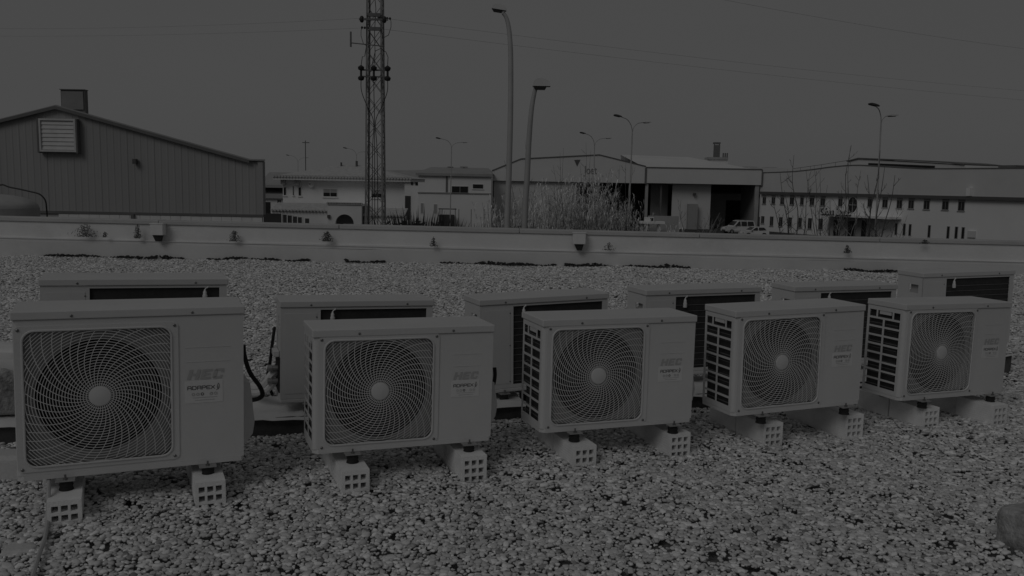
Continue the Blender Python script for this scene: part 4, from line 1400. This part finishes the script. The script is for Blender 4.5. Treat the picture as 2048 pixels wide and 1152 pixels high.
for q in ((1790, 446.5, 1795, 470), (1806, 447, 1811.5, 471), (1817.5, 448, 1823, 472), (1855.8, 450, 1861.5, 475), (1893.5, 452.5, 1899.5, 478), (1909.6, 453, 1916, 478), (1923, 454, 1929.5, 478)): window(F, t, q, shut, glass, 0, 0, sill=False)
# oval window with glazing bars
ua, za, ub, zb_ = F.rect(1697, 394, 1715.5, 425.5)
oc = ((ua + ub) / 2, (za + zb_) / 2)
ov = [(oc[0] + (ub - ua) / 2 * math.cos(R(a)), oc[1] + (zb_ - za) / 2 * math.sin(R(a))) for a in range(0, 360, 10)]
wn = MB().prism(ov, -.06, -.01).build('oval_window', glass, t)
k = MB(); ov2 = [(oc[0] + (x - oc[0]) * 1.14, oc[1] + (z - oc[1]) * 1.09) for x, z in ov]
ring_plate(k, ov, ov2, -.14, -.005); k.build('oval_frame', office_l, wn)
k = MB(); k.box(ua, -.09, oc[1] - .05, ub, -.065, oc[1] + .05); k.box(oc[0] - .05, -.10, za, oc[0] + .05, -.091, zb_)
k.build('glazing_bar', shut, wn)
# entrance
fbox(Facade(F.o.x - F.n.x * 2.2, F.o.y - F.n.y * 2.2, yaw), t, 'entrance_canopy', office_l, (1640, 431, 1778, 435), -2.2, -.005)
fbox(F, t, 'entrance_recess', hall_in, (1657, 434.5, 1748, 480), -.08, -.006, z0=0)
for q in ((1668, 440, 1680, 480), (1697, 442, 1709, 480), (1724, 441, 1733, 480)): fbox(F, t, 'entrance_door', glass, q, -.14, -.085, z0=0)
FS = Facade(F.o.x - F.n.x * 2.3, F.o.y - F.n.y * 2.3, yaw)
lettering('Clon Jupac', FS, (1640, 415.5, 1700, 433.5), 'sign_letters', signw, t, -2.40, .10, .008)
lettering('Clon Jupac', FS, (1641.5, 416.5, 1702, 435), 'letter_shade', cornice, t, -2.28, .08, .03)  # dark bolder copy behind the letters: their shadow outline put into colour
# roof lantern and rail
u0, z0, u1, z1 = F.rect(1697, 322, 1720, 333)
k = F.rect(1720, 322, 1930, 336)
FL1 = Facade(F.o.x + F.n.x * 2.5, F.o.y + F.n.y * 2.5, yaw)
MB().prism([FL1.uz(1697, 336), FL1.uz(1935, 342), FL1.uz(1930, 330.5), FL1.uz(1718, 318), FL1.uz(1697, 323.5)], 2.5, 9).build('roof_lantern', office_u, t)
s0, s1 = FL1.uz(1738, 326), FL1.uz(1870, 331.5)
MB().prism([(s0[0], s0[1] - .6), (s1[0], s1[1] - .5), s1, s0], 2.38, 2.495).build('lantern_strip', dark, t)
fbox(F, t, 'roof_unit', trim, (1961, 329, 1996, 336), 3, 5)
FL2 = Facade(F.o.x + F.n.x * 2.5, F.o.y + F.n.y * 2.5, yaw)
k = MB()
lt = [FL2.uz(*q) for q in ((1695, 323.5), (1718, 317.5), (1800, 321), (1900, 326.5), (1930, 330))]
for a, b in zip(lt[:-1], lt[1:]): k.prism([a, b, (b[0], b[1] + .14), (a[0], a[1] + .14)], 2.3, 9.1)
k.build('lantern_edge', trim, t)
rl = MB()
for q in ((1590, 335), (1610, 332), (1632, 329), (1660, 324), (1690, 319)):
    a = F.uz(*q); b = F.uz(q[0], q[1] + 12)
    rl.tube([(a[0], 1, b[1] - 1), (a[0], 1, a[1])], .035, 4)
pts_ = [F.uz(*q) for q in ((1575, 337), (1590, 335), (1632, 329), (1692, 319))]
rl.tube([(p[0], 1, p[1]) for p in pts_], .03, 4)
rl.build('roof_rail', trim, t)
u_, z_ = F.uz(1943, 383)
MB().box(u_ - .25, -.6, z_ - .5, u_ + .25, -.16, z_ + .4).build('alarm_box', office_l, t)
fbox(F, t, 'meter_box', office_u, (1937, 462, 1952, 475), -.2, -.006)
# far sheds peeping over the hall and the office
F3 = Facade(at(1560, 340, 190).x, 190)
t = F3.thing('distant_roof', 'distant pale factory roof line between the hall and the office building', 'building')
fbox(F3, t, 'wall', office_u, (1490, 336, 1640, 400), 0, 12, z0=0)
fbox(F3, t, 'roof_band', greyroof, (1498, 333, 1520, 336), 2, 8)
fbox(F3, t, 'roof_band', greyroof, (1540, 334, 1560, 336), 2, 8)

# ================================================================== LATTICE TOWER with its cables
YT = 40.0
c = at(751, 440, YT)
t = thing('lattice_tower', 'tall steel lattice mast with black cables in front of the white house', 'tower', (c.x, YT, GZ))
ZT = 22.0
hw = lambda z: .46 - .008 * z                        # half width
for sx in (-1, 1):
    for sy in (-1, 1):
        k = MB(); a = .085
        for (dx, dy) in ((a, .012), (.012, a)):        # angle iron
            v = []
            for z in (0, ZT):
                h_ = hw(z)
                x, y = sx * h_, sy * h_
                v += [(x, y, z), (x - sx * dx, y, z), (x - sx * dx, y - sy * dy, z), (x, y - sy * dy, z)]
            k.add(v, [(0, 1, 2, 3), (4, 7, 6, 5), (0, 4, 5, 1), (1, 5, 6, 2), (2, 6, 7, 3), (3, 7, 4, 0)])
        k.build('leg', towl, t)
z = .3; lev = 0
while z < ZT - 1:
    st = .92
    a, b = hw(z) - .02, hw(z + st) - .02
    for f_ in range(4):
        m = Matrix.Rotation(R(90 * f_), 4, 'Z')
        for s in (1, -1):
            MB().tube([m @ Vector((-a * s, -a, z)), m @ Vector((b * s, -b, z + st))], .012, 4).build('brace', towm, t)
    z += st + .06; lev += 1
for k_, dx in enumerate((-.10, .02, .16)):
    pts_ = [(dx * .6, -.2, 0), (dx * .9, -.25, 3), (dx * 1.2 + .02, -.28, 6), (dx * .7, -.3, 9), (dx * .3, -.3, 10.3)]
    zt_ = at(750, 245, YT).z - GZ
    P = [(dx, -.3, 0.5), (dx, -.32, zt_ * .5), (dx * .8, -.32, zt_ * .85), (dx * .35, -.3, zt_)]
    tgt = [at(728, 160, YT).x - c.x, at(753, 160, YT).x - c.x, at(780, 162, YT).x - c.x][k_]
    zi0 = at(750, 161, YT).z - GZ; zi1 = at(750, 141, YT).z - GZ; zi2 = at(750, 103, YT).z - GZ
    P += [(tgt * .55, -.5, zt_ + (zi0 - zt_) * .35), (tgt * .97, -.72, zt_ + (zi0 - zt_) * .7), (tgt, -.75, zi0 - .05)]
    Q = [Vector(p) for p in P]; sm = []
    for i in range(len(Q) - 1):
        p0, p1, p2, p3 = Q[max(i - 1, 0)], Q[i], Q[i + 1], Q[min(i + 2, len(Q) - 1)]
        for s in range(6):
            w_ = s / 6
            sm.append(.5 * ((2 * p1) + (p2 - p0) * w_ + (2 * p0 - 5 * p1 + 4 * p2 - p3) * w_ * w_ + (3 * p1 - p0 - 3 * p2 + p3) * w_ ** 3))
    sm.append(Q[-1])
    MB().tube(sm, .017, 5).build('cable', black, t)
    for zz in (zi0, zi1): MB().lathe([(.03, -.10), (.11, -.08), (.14, -.01), (.14, .05), (.07, .10), (.03, .13)], (tgt, -.75, zz), 12).build('insulator', insul, t, True)
    MB().tube([(tgt, -.75, zi0), (tgt, -.75, zi1)], .05, 8).build('arrester', insul, t)
    ends = [(-.28, -.3, zi2 - .1), (-.05, -.3, zi2 - .3), (.30, -.3, zi2 + .1)][k_]
    hgt = [zi1 + .45, zi1 + .5, zi2 + .02][k_]
    if k_ == 2:
        arcp = [(tgt, -.75, zi1 + .1), (tgt + .02, -.75, zi1 + .5), (tgt - .08, -.7, zi2 - .12), (tgt - .32, -.6, zi2 + .05), (.08, -.5, zi2 - .05), (-.05, -.4, zi2 - .5), (-.14, -.35, zi2 - .95)]
    elif k_ == 0:
        arcp = [(tgt, -.75, zi1 + .1), (tgt + .05, -.7, zi1 + .5), (tgt + .14, -.6, zi2 - .3), (tgt + .22, -.5, zi2 + .3), (tgt + .20, -.5, zi2 + 1.0), (tgt + .26, -.5, zi2 + 1.5)]
    else:
        arcp = [(tgt, -.75, zi1 + .1), (tgt + .03, -.65, zi1 + .5), (tgt + .02, -.5, zi2 - .3), (tgt - .02, -.4, zi2 + .8), (tgt + .04, -.4, zi2 + 1.8), (tgt - .08, -.4, zi2 + 3.0)]
    MB().tube(arcp, .016, 5).build('jumper_cable', black, t)
zi0 = at(750, 157, YT).z - GZ; zi1 = at(750, 144, YT).z - GZ
for zz in (zi0, zi1): MB().box(at(726, 150, YT).x - c.x, -.70, zz - .03, at(783, 150, YT).x - c.x, -.62, zz + .03).build('cross_arm', towm, t)
xa = at(707, 90, YT).x - c.x; zz = at(707, 90, YT).z - GZ
MB().tube([(xa, -.6, zz), (.45, -.6, zz - .12)], .025, 6).build('antenna_arm', towm, t)
MB().tube([(xa - .01, -.6, at(707, 98, YT).z - GZ), (xa - .01, -.6, at(707, 68, YT).z - GZ)], .04, 8).build('dipole_antenna', towm, t)
zz = at(750, 44, YT).z - GZ
MB().box(-.62, -.66, zz - .04, .66, -.58, zz + .04).build('cross_arm', towm, t)
for xx in (-.5, .5): MB().lathe([(.05, -.14), (.09, -.08), (.09, .08), (.05, .14)], (xx, -.62, zz), 10).build('insulator', insul, t, True)
MB().box(-.3, -.5, zz + .15, .3, -.4, zz + .3).build('switch_bar', towm, t)
MB().box(-.2, -.5, zz - .45, .3, -.4, zz - .3).build('switch_bar', towm, t)

# overhead lines from the mast
def line(label, a, b, sag, r=.0065):
    A, B = Vector(a), Vector(b)
    P = [A.lerp(B, i / 24) - Vector((0, 0, sag * 4 * (i / 24) * (1 - i / 24))) for i in range(25)]
    tag(MB().tube(P, r, 4).build('power_line', wirem), label, 'wire', 'overhead lines')
line('upper overhead wire running left from the lattice mast', at(748, 35, YT), at(-400, 42, 62), .5)
line('lower overhead wire running left from the lattice mast', at(745, 55, YT), at(-400, 60, 62), .4)
line('upper overhead wire running right from the lattice mast', at(757, 35, YT), at(2400, 205, 75), .5)
line('lower overhead wire running right from the lattice mast', at(757, 57, YT), at(2400, 226, 75), .4)
line('overhead wire crossing the top right corner of the sky', at(1300, -30, 60), at(2400, 130, 90), .8, .010)
# insulator strings with hanging jumpers
for px, s, lab in ((724, -1, 'insulator string with looped jumper on the left of the mast head'), (780, 1, 'insulator string with looped jumper on the right of the mast head')):
    y0_ = 55 if s < 0 else 37
    p = at(px, y0_, YT)
    t2 = thing('insulator_string', lab, 'insulator', p)
    k = MB()
    n_ = 5
    for i in range(n_):
        q = at(px - s * 5.5 * i, y0_ - s * (.4 * i), YT) - p
        k.lathe([(.02, -.05), (.055, -.03), (.055, .03), (.02, .05)], q, 8, 'x')
    k.build('discs', insul, t2)
    e = [at(px, y0_, YT) - p, at(px + s * 2 - 0, y0_ + 6, YT) - p, at(px + s * 2, y0_ + 17, YT) - p, at(px + s * -3, y0_ + 33, YT) - p, at(px - s * 12, y0_ + 38, YT) - p]
    MB().tube(e, .016, 5).build('jumper', towm, t2)

# ================================================================== STREET LAMPS
def cr(pts_, sub=8):
    Q = [Vector(p) for p in pts_]; out_ = []
    for i in range(len(Q) - 1):
        p0, p1, p2, p3 = Q[max(i - 1, 0)], Q[i], Q[i + 1], Q[min(i + 2, len(Q) - 1)]
        for s in range(sub):
            w_ = s / sub
            out_.append(.5 * ((2 * p1) + (p2 - p0) * w_ + (2 * p0 - 5 * p1 + 4 * p2 - p3) * w_ * w_ + (3 * p1 - p0 - 3 * p2 + p3) * w_ ** 3))
    return out_ + [Q[-1]]
Y = 27.0
b = at(1014, 460, Y)
t = thing('street_lamp', 'tall pale street lamp with curved top, just right of the picture centre', 'street lamp', (b.x, Y, GZ))
pp = [(0, 0, 0), (0, 0, b.z - GZ)] + [at(*q, Y) - Vector((b.x, Y, GZ)) for q in ((1018, 340), (1021, 220), (1021.5, 120), (1020, 80), (1017, 52), (1012, 34), (1006, 26))]
pp = cr(pp, 6)
MB().tube(pp, [.10 - .045 * i / (len(pp) - 1) for i in range(len(pp))], 10).build('pole', polep, t, True)
h_ = at(998, 18, Y) - Vector((b.x, Y, GZ))
k = MB()
def lamp_head(mb_top, mb_lens, c, L, wd_, hgt, tilt):
    m = Matrix.Translation(c) @ Matrix.Rotation(tilt, 4, 'Y')
    vs = []
    prof = [(-.5, .0), (-.46, .55), (-.25, .95), (.05, 1.0), (.35, .75), (.5, .35), (.5, 0)]
    for s in (-1, 1):
        for (x, z_) in prof: vs.append(m @ Vector((x * L, s * wd_ * (.5 if z_ < .9 else .38), z_ * hgt)))
    n_ = len(prof)
    mb_top.add(vs, [tuple(range(n_)), tuple(range(2 * n_ - 1, n_ - 1, -1))] + [(i, i + 1, n_ + i + 1, n_ + i) for i in range(n_ - 1)] + [(n_ - 1, 0, n_, 2 * n_ - 1)])
    mb_lens.add([m @ Vector(p) for p in ((-.47 * L, -.45 * wd_, -.002), (.30 * L, -.45 * wd_, -.002), (.30 * L, .45 * wd_, -.002), (-.47 * L, .45 * wd_, -.002), (-.36 * L, -.34 * wd_, -hgt * .4), (.20 * L, -.34 * wd_, -hgt * .4), (.20 * L, .34 * wd_, -hgt * .4), (-.36 * L, .34 * wd_, -hgt * .4))],
                [(0, 1, 5, 4), (1, 2, 6, 5), (2, 3, 7, 6), (3, 0, 4, 7), (4, 5, 6, 7)])
a, b_ = MB(), MB()
lamp_head(a, b_, h_ + Vector((0, 0, -.03)), .44, .24, .17, R(8))
hd = a.build('lamp_head', lampw, t, True); b_.build('lens', lampd, hd)
Y = 22.0
b = at(1049, 460, Y)
t = thing('street_lamp', 'shorter dark street lamp with a flat pale hood, right of the tall pale one', 'street lamp', (b.x, Y, GZ))
pp = cr([(0, 0, 0), (0, 0, b.z - GZ)] + [at(*q, Y) - Vector((b.x, Y, GZ)) for q in ((1054, 360), (1058, 280), (1063, 220), (1069, 185), (1073, 172))], 6)
MB().tube(pp, [.085 - .038 * i / (len(pp) - 1) for i in range(len(pp))], 10).build('pole', pole, t, True)
a, b_ = MB(), MB()
lamp_head(a, b_, at(1083, 173, Y) - Vector((b.x, Y, GZ)), .44, .26, .20, R(0))
hd = a.build('lamp_head', lampw, t, True); b_.build('lens', lampd, hd)

def double_lamp(label, px, py_join, tipL, tipR, Y, base_px):
    b = at(base_px, 440, Y)
    O = Vector((b.x, Y, GZ))
    t = thing('double_street_lamp', label, 'street lamp', O, 0, 'double-armed street lamps')
    j = at(px, py_join, Y) - O
    MB().tube([(0, 0, 0), j], [.065, .045], 8).build('pole', polep, t, True)
    for (tx, ty), s in ((tipL, -1), (tipR, 1)):
        e = at(tx, ty, Y) - O
        dy = -1.1 if s < 0 else 1.1
        d = e - j
        arc_ = cr([j, j + Vector((d.x * .08, dy * .08, d.z * .45)), j + Vector((d.x * .32, dy * .3, d.z * .82)), j + Vector((d.x * .62, dy * .6, d.z * .95)), j + Vector((d.x * .85, dy * .85, d.z))], 5)
        MB().tube(arc_, .028, 6).build('arm', polep, t, True)
        a, b_ = MB(), MB()
        lamp_head(a, b_, j + Vector((d.x * .98, dy, d.z)), .62, .24, .11, R(12 if s < 0 else -4))
        hd = a.build('lamp_head', lampd if s < 0 else lampw, t, True); b_.build('lens', lampd, hd)
for a in (('double-armed street lamp rising above the open hall, the nearer one', 1264.5, 265, (1231, 235), (1300, 243), 62, 1257), ('double-armed street lamp above the hall gable, the farther one', 1189, 293, (1163, 268), (1221, 275.5), 84, 1187),
          ('double-armed street lamp before the industrial building', 903, 296, (878, 278), (930, 284), 96, 900), ('double-armed street lamp before the office building at right', 1762, 248, (1731, 214), (1803, 229), 51, 1755),
          ('faint double-armed street lamp above the house roof, left of the mast', 713, 312, (693, 297), (730, 303), 125, 713), ('faintest double-armed street lamp far above the left end of the house', 596, 326, (578, 311), (612, 315), 170, 596)):
    double_lamp(*a)
c = at(612, 400, 100)
t = thing('antenna_mast', 'thin antenna mast rising behind the house roof', 'antenna', (c.x, 100, GZ))
MB().tube([(0, 0, 0), (0, 0, at(612, 281, 100).z - GZ)], .05, 5).build('mast', poled, t)
MB().box(-.35, -.04, at(612, 286, 100).z - GZ, .45, .04, at(612, 284.5, 100).z - GZ).build('antenna', poled, t)

# ================================================================== VEGETATION beyond the parapet
def reed_clump(label, px, Y, w_m, h_m, n, seed, pale=True):
    """dry cane thicket: stems with drooping leaf blades and feathery heads"""
    r = random.Random(seed)
    c = at(px, 440, Y)
    t = thing('reed_clump', label, 'reeds', (c.x, Y, GZ), 0, 'dry reed clumps before the hall')
    st, lf = MB(), MB()
    for _ in range(n):
        x, y = r.gauss(0, w_m * .35), r.gauss(0, w_m * .3)
        h_ = h_m * r.uniform(.5, 1.12) * (1 - .25 * min(1, abs(x) / w_m))
        lx, ly = r.gauss(0, .10) + x * .10, r.gauss(0, .1)
        top_ = Vector((x + lx * h_, y + ly * h_, h_))
        bs = Vector((x, y, 0))
        if r.random() < .5:
            st.tube([bs, bs.lerp(top_, .5) + Vector((0, 0, .1)), top_], [.022, .017, .008], 3)
        for q in range(20):
            f_ = r.uniform(.12, 1)
            p = bs.lerp(top_, f_)
            a = r.uniform(0, 6.28)
            L = r.uniform(.35, 1.0)
            d = Vector((math.cos(a), math.sin(a), 0))
            up = r.uniform(1.4, 3.2)
            p1 = p + d * L * .16 + Vector((0, 0, L * .20 * up))
            p2 = p + d * L * .45 + Vector((0, 0, L * (.28 * up - .08)))
            s = d.cross(Vector((0, 0, 1))) * r.uniform(.016, .034)
            lf.add([p, p1 - s, p2, p1 + s], [(0, 1, 2, 3)])
    st.build('stems', reedd, t); lf.build('leaves', reed if pale else leafd, t)
RC = [(1003, 62, 1.6, 5.0, 60), (1040, 60, 1.7, 5.4, 70), (1078, 62, 1.6, 5.2, 70), (1108, 64, 1.8, 6.0, 110), (1132, 60, 1.6, 6.0, 120), (1160, 64, 1.7, 6.3, 120), (1186, 62, 1.5, 6.9, 110), (1206, 60, 1.5, 6.6, 110), (1232, 62, 1.4, 5.4, 90), (1252, 64, 1.3, 4.8, 60), (1276, 66, 1.0, 4.4, 40), (1345, 70, .9, 3.2, 26)]
names = ['leftmost, beside the industrial building', 'second from left, behind the tall lamp', 'third from left, right of the dark lamp', 'left of the dark bays', 'below the triangle mark', 'dense one below the lettering', 'tallest, in the dark bay', 'tall one right of the tallest', 'leaning one in the dark bay', 'by the slim column', 'small one by the thick column', 'sparse low one by the low wall']
for (px, Y, w_, h_, n_), lab in zip(RC, names): reed_clump('dry pale reed clump, ' + lab, px, Y, w_, h_, n_, px)

def bare_tree(label, base_px, Y, tips, seed, m=barkm, r0=.05):
    """leafless sapling: a few long stems, each forking into twigs"""
    r = random.Random(seed)
    b = at(base_px, 470, Y)
    O = Vector((b.x, Y, GZ))
    t = thing('bare_sapling', label, 'tree', O, 0, 'leafless saplings')
    tr, tw = MB(), MB()
    for k_, (px, py) in enumerate(tips):
        e = at(px, py, Y + r.uniform(-1.5, 1.5)) - O
        b0 = Vector((r.uniform(-.15, .15), r.uniform(-.15, .15), 0))
        mid = [b0.lerp(e, f_) + Vector((r.uniform(-.14, .14), r.uniform(-.1, .1), 0)) for f_ in (.2, .4, .6, .8)]
        path = cr([b0] + mid + [e], 4)
        n_ = len(path)
        tr.tube(path, [r0 * (1 - .85 * i / n_) for i in range(n_)], 5)
        for _ in range(9):
            i = r.randrange(n_ // 3, n_ - 2)
            p = path[i]
            a = r.uniform(0, 6.28); L = r.uniform(.5, 1.7) * (1.2 - i / n_)
            d = Vector((math.cos(a), math.sin(a), r.uniform(.5, 1.4))).normalized()
            q = p + d * L * .55; z_ = p + d * L + Vector((r.uniform(-.1, .1), 0, L * .2))
            tw.tube([p, q, z_], [r0 * .3, r0 * .22, r0 * .1], 4)
            for _ in range(3):
                a2 = r.uniform(0, 6.28)
                d2 = (d + Vector((math.cos(a2), math.sin(a2), .3)) * .7).normalized()
                s_ = p.lerp(z_, r.uniform(.3, .9))
                tw.tube([s_, s_ + d2 * L * .35], [r0 * .18, r0 * .08], 3)
    tr.build('trunk', m, t); tw.build('crown', m, t)
bare_tree('leafless sapling before the left lower windows of the office building', 1602, 52, [(1588, 310), (1568, 380), (1618, 360), (1545, 400), (1560, 345)], 1)
bare_tree('leafless sapling just left of the office sign', 1642, 52, [(1640, 345), (1655, 370), (1612, 340), (1600, 410), (1628, 330)], 2, r0=.035)
bare_tree('leafless sapling crossing the office sign', 1672, 50, [(1703, 290), (1683, 380), (1660, 400)], 3, r0=.045)
bare_tree('upright leafless sapling at the oval window', 1698, 54, [(1701, 292), (1722, 340)], 4, r0=.04)
bare_tree('leaning leafless sapling right of the oval window', 1738, 50, [(1770, 330), (1735, 350), (1790, 350), (1760, 300)], 5, r0=.06)
bare_tree('thin leafless sapling leaning right before the slit windows', 1752, 51, [(1800, 400), (1815, 430)], 6, r0=.03)
bare_tree('pale leafless sapling leaning over the entrance of the office', 1660, 48, [(1690, 400), (1680, 430), (1720, 425)], 7, barkl, .05)
bare_tree('pale bent sapling before the open right bay', 1368, 60, [(1420, 430), (1362, 400), (1440, 425)], 8, barkl, .05)
bare_tree('thin leafless stems rising above the hall gable at the lettering', 1172, 62, [(1172, 285), (1160, 330), (1182, 300)], 9, r0=.03)
bare_tree('thin leafless stems rising above the hall gable left of the triangle', 1125, 62, [(1127, 296), (1120, 305), (1106, 330)], 10, r0=.03)
bare_tree('thin leafless stems before the left end of the gable', 1060, 62, [(1050, 280), (1008, 320), (1070, 370)], 11, r0=.03)
bare_tree('thin leafless stems rising at the slim hall column', 1245, 62, [(1252, 312), (1240, 330), (1266, 330)], 12, r0=.03)
bare_tree('low dark twiggy sapling left of the parked cars', 1420, 75, [(1402, 440), (1440, 430), (1415, 425)], 13, barkl, .035)

def spiky(label, px, Y, n, h_m, w_m, seed, m=leafd):
    r = random.Random(seed)
    c = at(px, 450, Y)
    t = thing('spiky_shrub', label, 'shrub', (c.x, Y, GZ), 0, 'dark shrubs beyond the parapet')
    lf, st = MB(), MB()
    for _ in range(n):
        x, y = r.gauss(0, w_m * .35), r.gauss(0, w_m * .3)
        a = r.gauss(0, .35) + x * .35
        h_ = h_m * r.uniform(.45, 1) * (1 - .3 * min(1, abs(x) / w_m))
        p0 = Vector((x, y, 0)); p2 = Vector((x + math.sin(a) * h_ * .6, y + r.gauss(0, .2), h_))
        s = Vector((r.uniform(.035, .08), r.uniform(-.03, .03), 0))
        pm = p0.lerp(p2, .6)
        lf.add([p0 - s, p0 + s, pm + s, p2, pm - s], [(0, 1, 2, 3, 4)])
        for _ in range(8):
            q = p0.lerp(p2, r.uniform(.3, .85)); an = r.uniform(0, 6.28); l_ = r.uniform(.10, .26)
            d1 = Vector((math.cos(an), r.uniform(-.5, .5), math.sin(an))) * l_; d2 = Vector((-math.sin(an), .3, math.cos(an))) * l_ * .35
            lf.add([q - d1, q - d2, q + d1, q + d2], [(0, 1, 2, 3)])
    st.tube([(0, 0, 0), (0, 0, h_m * .4)], [.12, .05], 6)
    st.build('trunk', barkm, t); lf.build('crown', m, t)
zgr = lambda py, px, Y: at(px, py, Y).z - GZ
spiky('big dark spiky shrub right of the mast', 836, 46, 600, zgr(404, 836, 46), 1.5, 1)
spiky('dark low shrub right of the big spiky one', 884, 50, 420, zgr(428, 884, 50), 1.1, 2)
spiky('dark low shrub left of the tall lamp', 925, 50, 340, zgr(434, 925, 50), .9, 3)
spiky('small dark shrub at the foot of the tall lamp', 955, 50, 160, zgr(438, 955, 50), .9, 4)
spiky('dark shrub at the foot of the mast', 760, 42, 200, zgr(430, 760, 42), .8, 5)
spiky('small dark shrub between the lattice mast and the big spiky shrub', 790, 46, 100, zgr(437, 790, 46), .5, 6)
spiky('low dark shrub at the edge right of the office entrance', 1757, 50, 120, zgr(466, 1757, 50), .8, 7)
spiky('dark shrub under the reed clumps by the slim column', 1262, 58, 160, zgr(440, 1262, 58), .8, 8)

# ================================================================== PARKED CARS
def car(label, px, py_base, Y, yaw, L, H, Wd, prof, wins, mat_, name='parked_car', cat='car', rack=False):
    g = at(px, py_base, Y)
    t = thing(name, label, cat, (g.x, Y, GZ), R(yaw), 'parked cars')
    # cross-section loft: side profile with the cabin narrowing upward
    n_ = len(prof)
    def y_of(z): return Wd / 2 * (1 - .20 * max(0, (z - .55 * H) / (.45 * H)))
    vs = [(x * L, -y_of(z * H), z * H) for x, z in prof] + [(x * L, y_of(z * H), z * H) for x, z in prof]
    k = MB().add(vs, [tuple(range(n_)), tuple(range(2 * n_ - 1, n_ - 1, -1))] + [(i, (i + 1) % n_, n_ + (i + 1) % n_, n_ + i) for i in range(n_)])
    k.build('body', mat_, t)
    for poly in wins:
        for s in (-1, 1):
            MB().add([(x * L, s * (y_of(z * H) + .012), z * H) for x, z in poly], [tuple(range(len(poly)))]).build('side_window', glass, t)
    (xa, za_), (xb, zb_) = prof[4], prof[5]
    q0, q1 = (xa + (xb - xa) * .12, za_ + (zb_ - za_) * .12), (xa + (xb - xa) * .92, za_ + (zb_ - za_) * .92)
    o_ = Vector((za_ - zb_, 0, 0)).x
    MB().add([((q0[0] - .006) * L, -y_of(q0[1] * H) * .9, q0[1] * H + .012), ((q1[0] - .006) * L, -y_of(q1[1] * H) * .9, q1[1] * H + .012), ((q1[0] - .006) * L, y_of(q1[1] * H) * .9, q1[1] * H + .012), ((q0[0] - .006) * L, y_of(q0[1] * H) * .9, q0[1] * H + .012)], [(0, 1, 2, 3)]).build('windscreen', glass, t)
    for x in (.18, .80):
        for s in (-1, 1):
            w_ = MB().lathe([(.31, -.10), (.31, .10)], (x * L, s * (Wd / 2 - .06), .31), 18, 'y').build('wheel', tyre, t)
            MB().lathe([(.19, -.115 if s < 0 else .105), (.19, -.105 if s < 0 else .115)], (x * L, s * (Wd / 2 - .06), .31), 14, 'y').build('rim', rim, w_)
    for s in (-1, 1): MB().cbox(-.012, s * Wd * .36 - .16, .40 * H, .10, s * Wd * .36 + .16, .40 * H + .14, .02).build('headlight', headl, t)
    MB().box(-.02, -Wd * .28, .17 * H, .02, Wd * .28, .30 * H).build('grille', signd, t)
    MB().box(.02, -Wd / 2 - .012, .20 * H, L * .985, -Wd / 2 - .002, .235 * H).build('side_strip', signd, t)
    for s in (-1, 1): MB().cbox(L * .30, s * Wd / 2 - .06, .56 * H, L * .335, s * Wd / 2 + .14, .66 * H, .02).build('mirror', signd, t)
    if rack:
        for s in (-1, 1): MB().box(L * .45, s * .55 - .03, H + .02, L * .92, s * .55 + .03, H + .08).build('roof_rail', signd, t)
vanp = [(0, .20), (0, .38), (.03, .47), (.22, .56), (.235, .575), (.40, .965), (.48, 1), (.95, .99), (1.0, .60), (1.0, .18), (.90, .15), (.06, .15)]
hatp = [(0, .20), (0, .40), (.03, .52), (.25, .63), (.265, .645), (.45, .97), (.52, 1), (.82, .97), (.99, .66), (1.0, .20), (.92, .15), (.06, .15)]
car('white small van with roof rails parked before the black hall door', 1447, 466, 118, 14, 4.3, 1.82, 1.75, vanp, [[(.29, .60), (.48, .60), (.48, .93), (.43, .93)], [(.51, .60), (.70, .60), (.70, .93), (.51, .93)], [(.73, .60), (.95, .62), (.93, .92), (.73, .93)]], carw, 'parked_van', 'van', True)
car('white hatchback parked in front of the small van', 1482, 469, 110, 10, 3.45, 1.36, 1.65, hatp, [[(.32, .67), (.55, .67), (.55, .94), (.48, .93)], [(.59, .67), (.88, .70), (.80, .93), (.59, .94)]], carw)
car('dark car parked before the lower windows of the office building', 1556, 471, 92, 8, 3.9, 1.40, 1.7, hatp, [[(.32, .67), (.55, .67), (.55, .94), (.48, .93)], [(.59, .67), (.88, .70), (.80, .93), (.59, .94)]], card)
car('pale car parked before the entrance of the office building', 1690, 475, 84, 5, 3.9, 1.42, 1.7, hatp, [[(.32, .67), (.55, .67), (.55, .94), (.48, .93)], [(.59, .67), (.88, .70), (.80, .93), (.59, .94)]], carw)
# thin fence posts and a wire at the street edge
c = at(1845, 480, YP + .2)
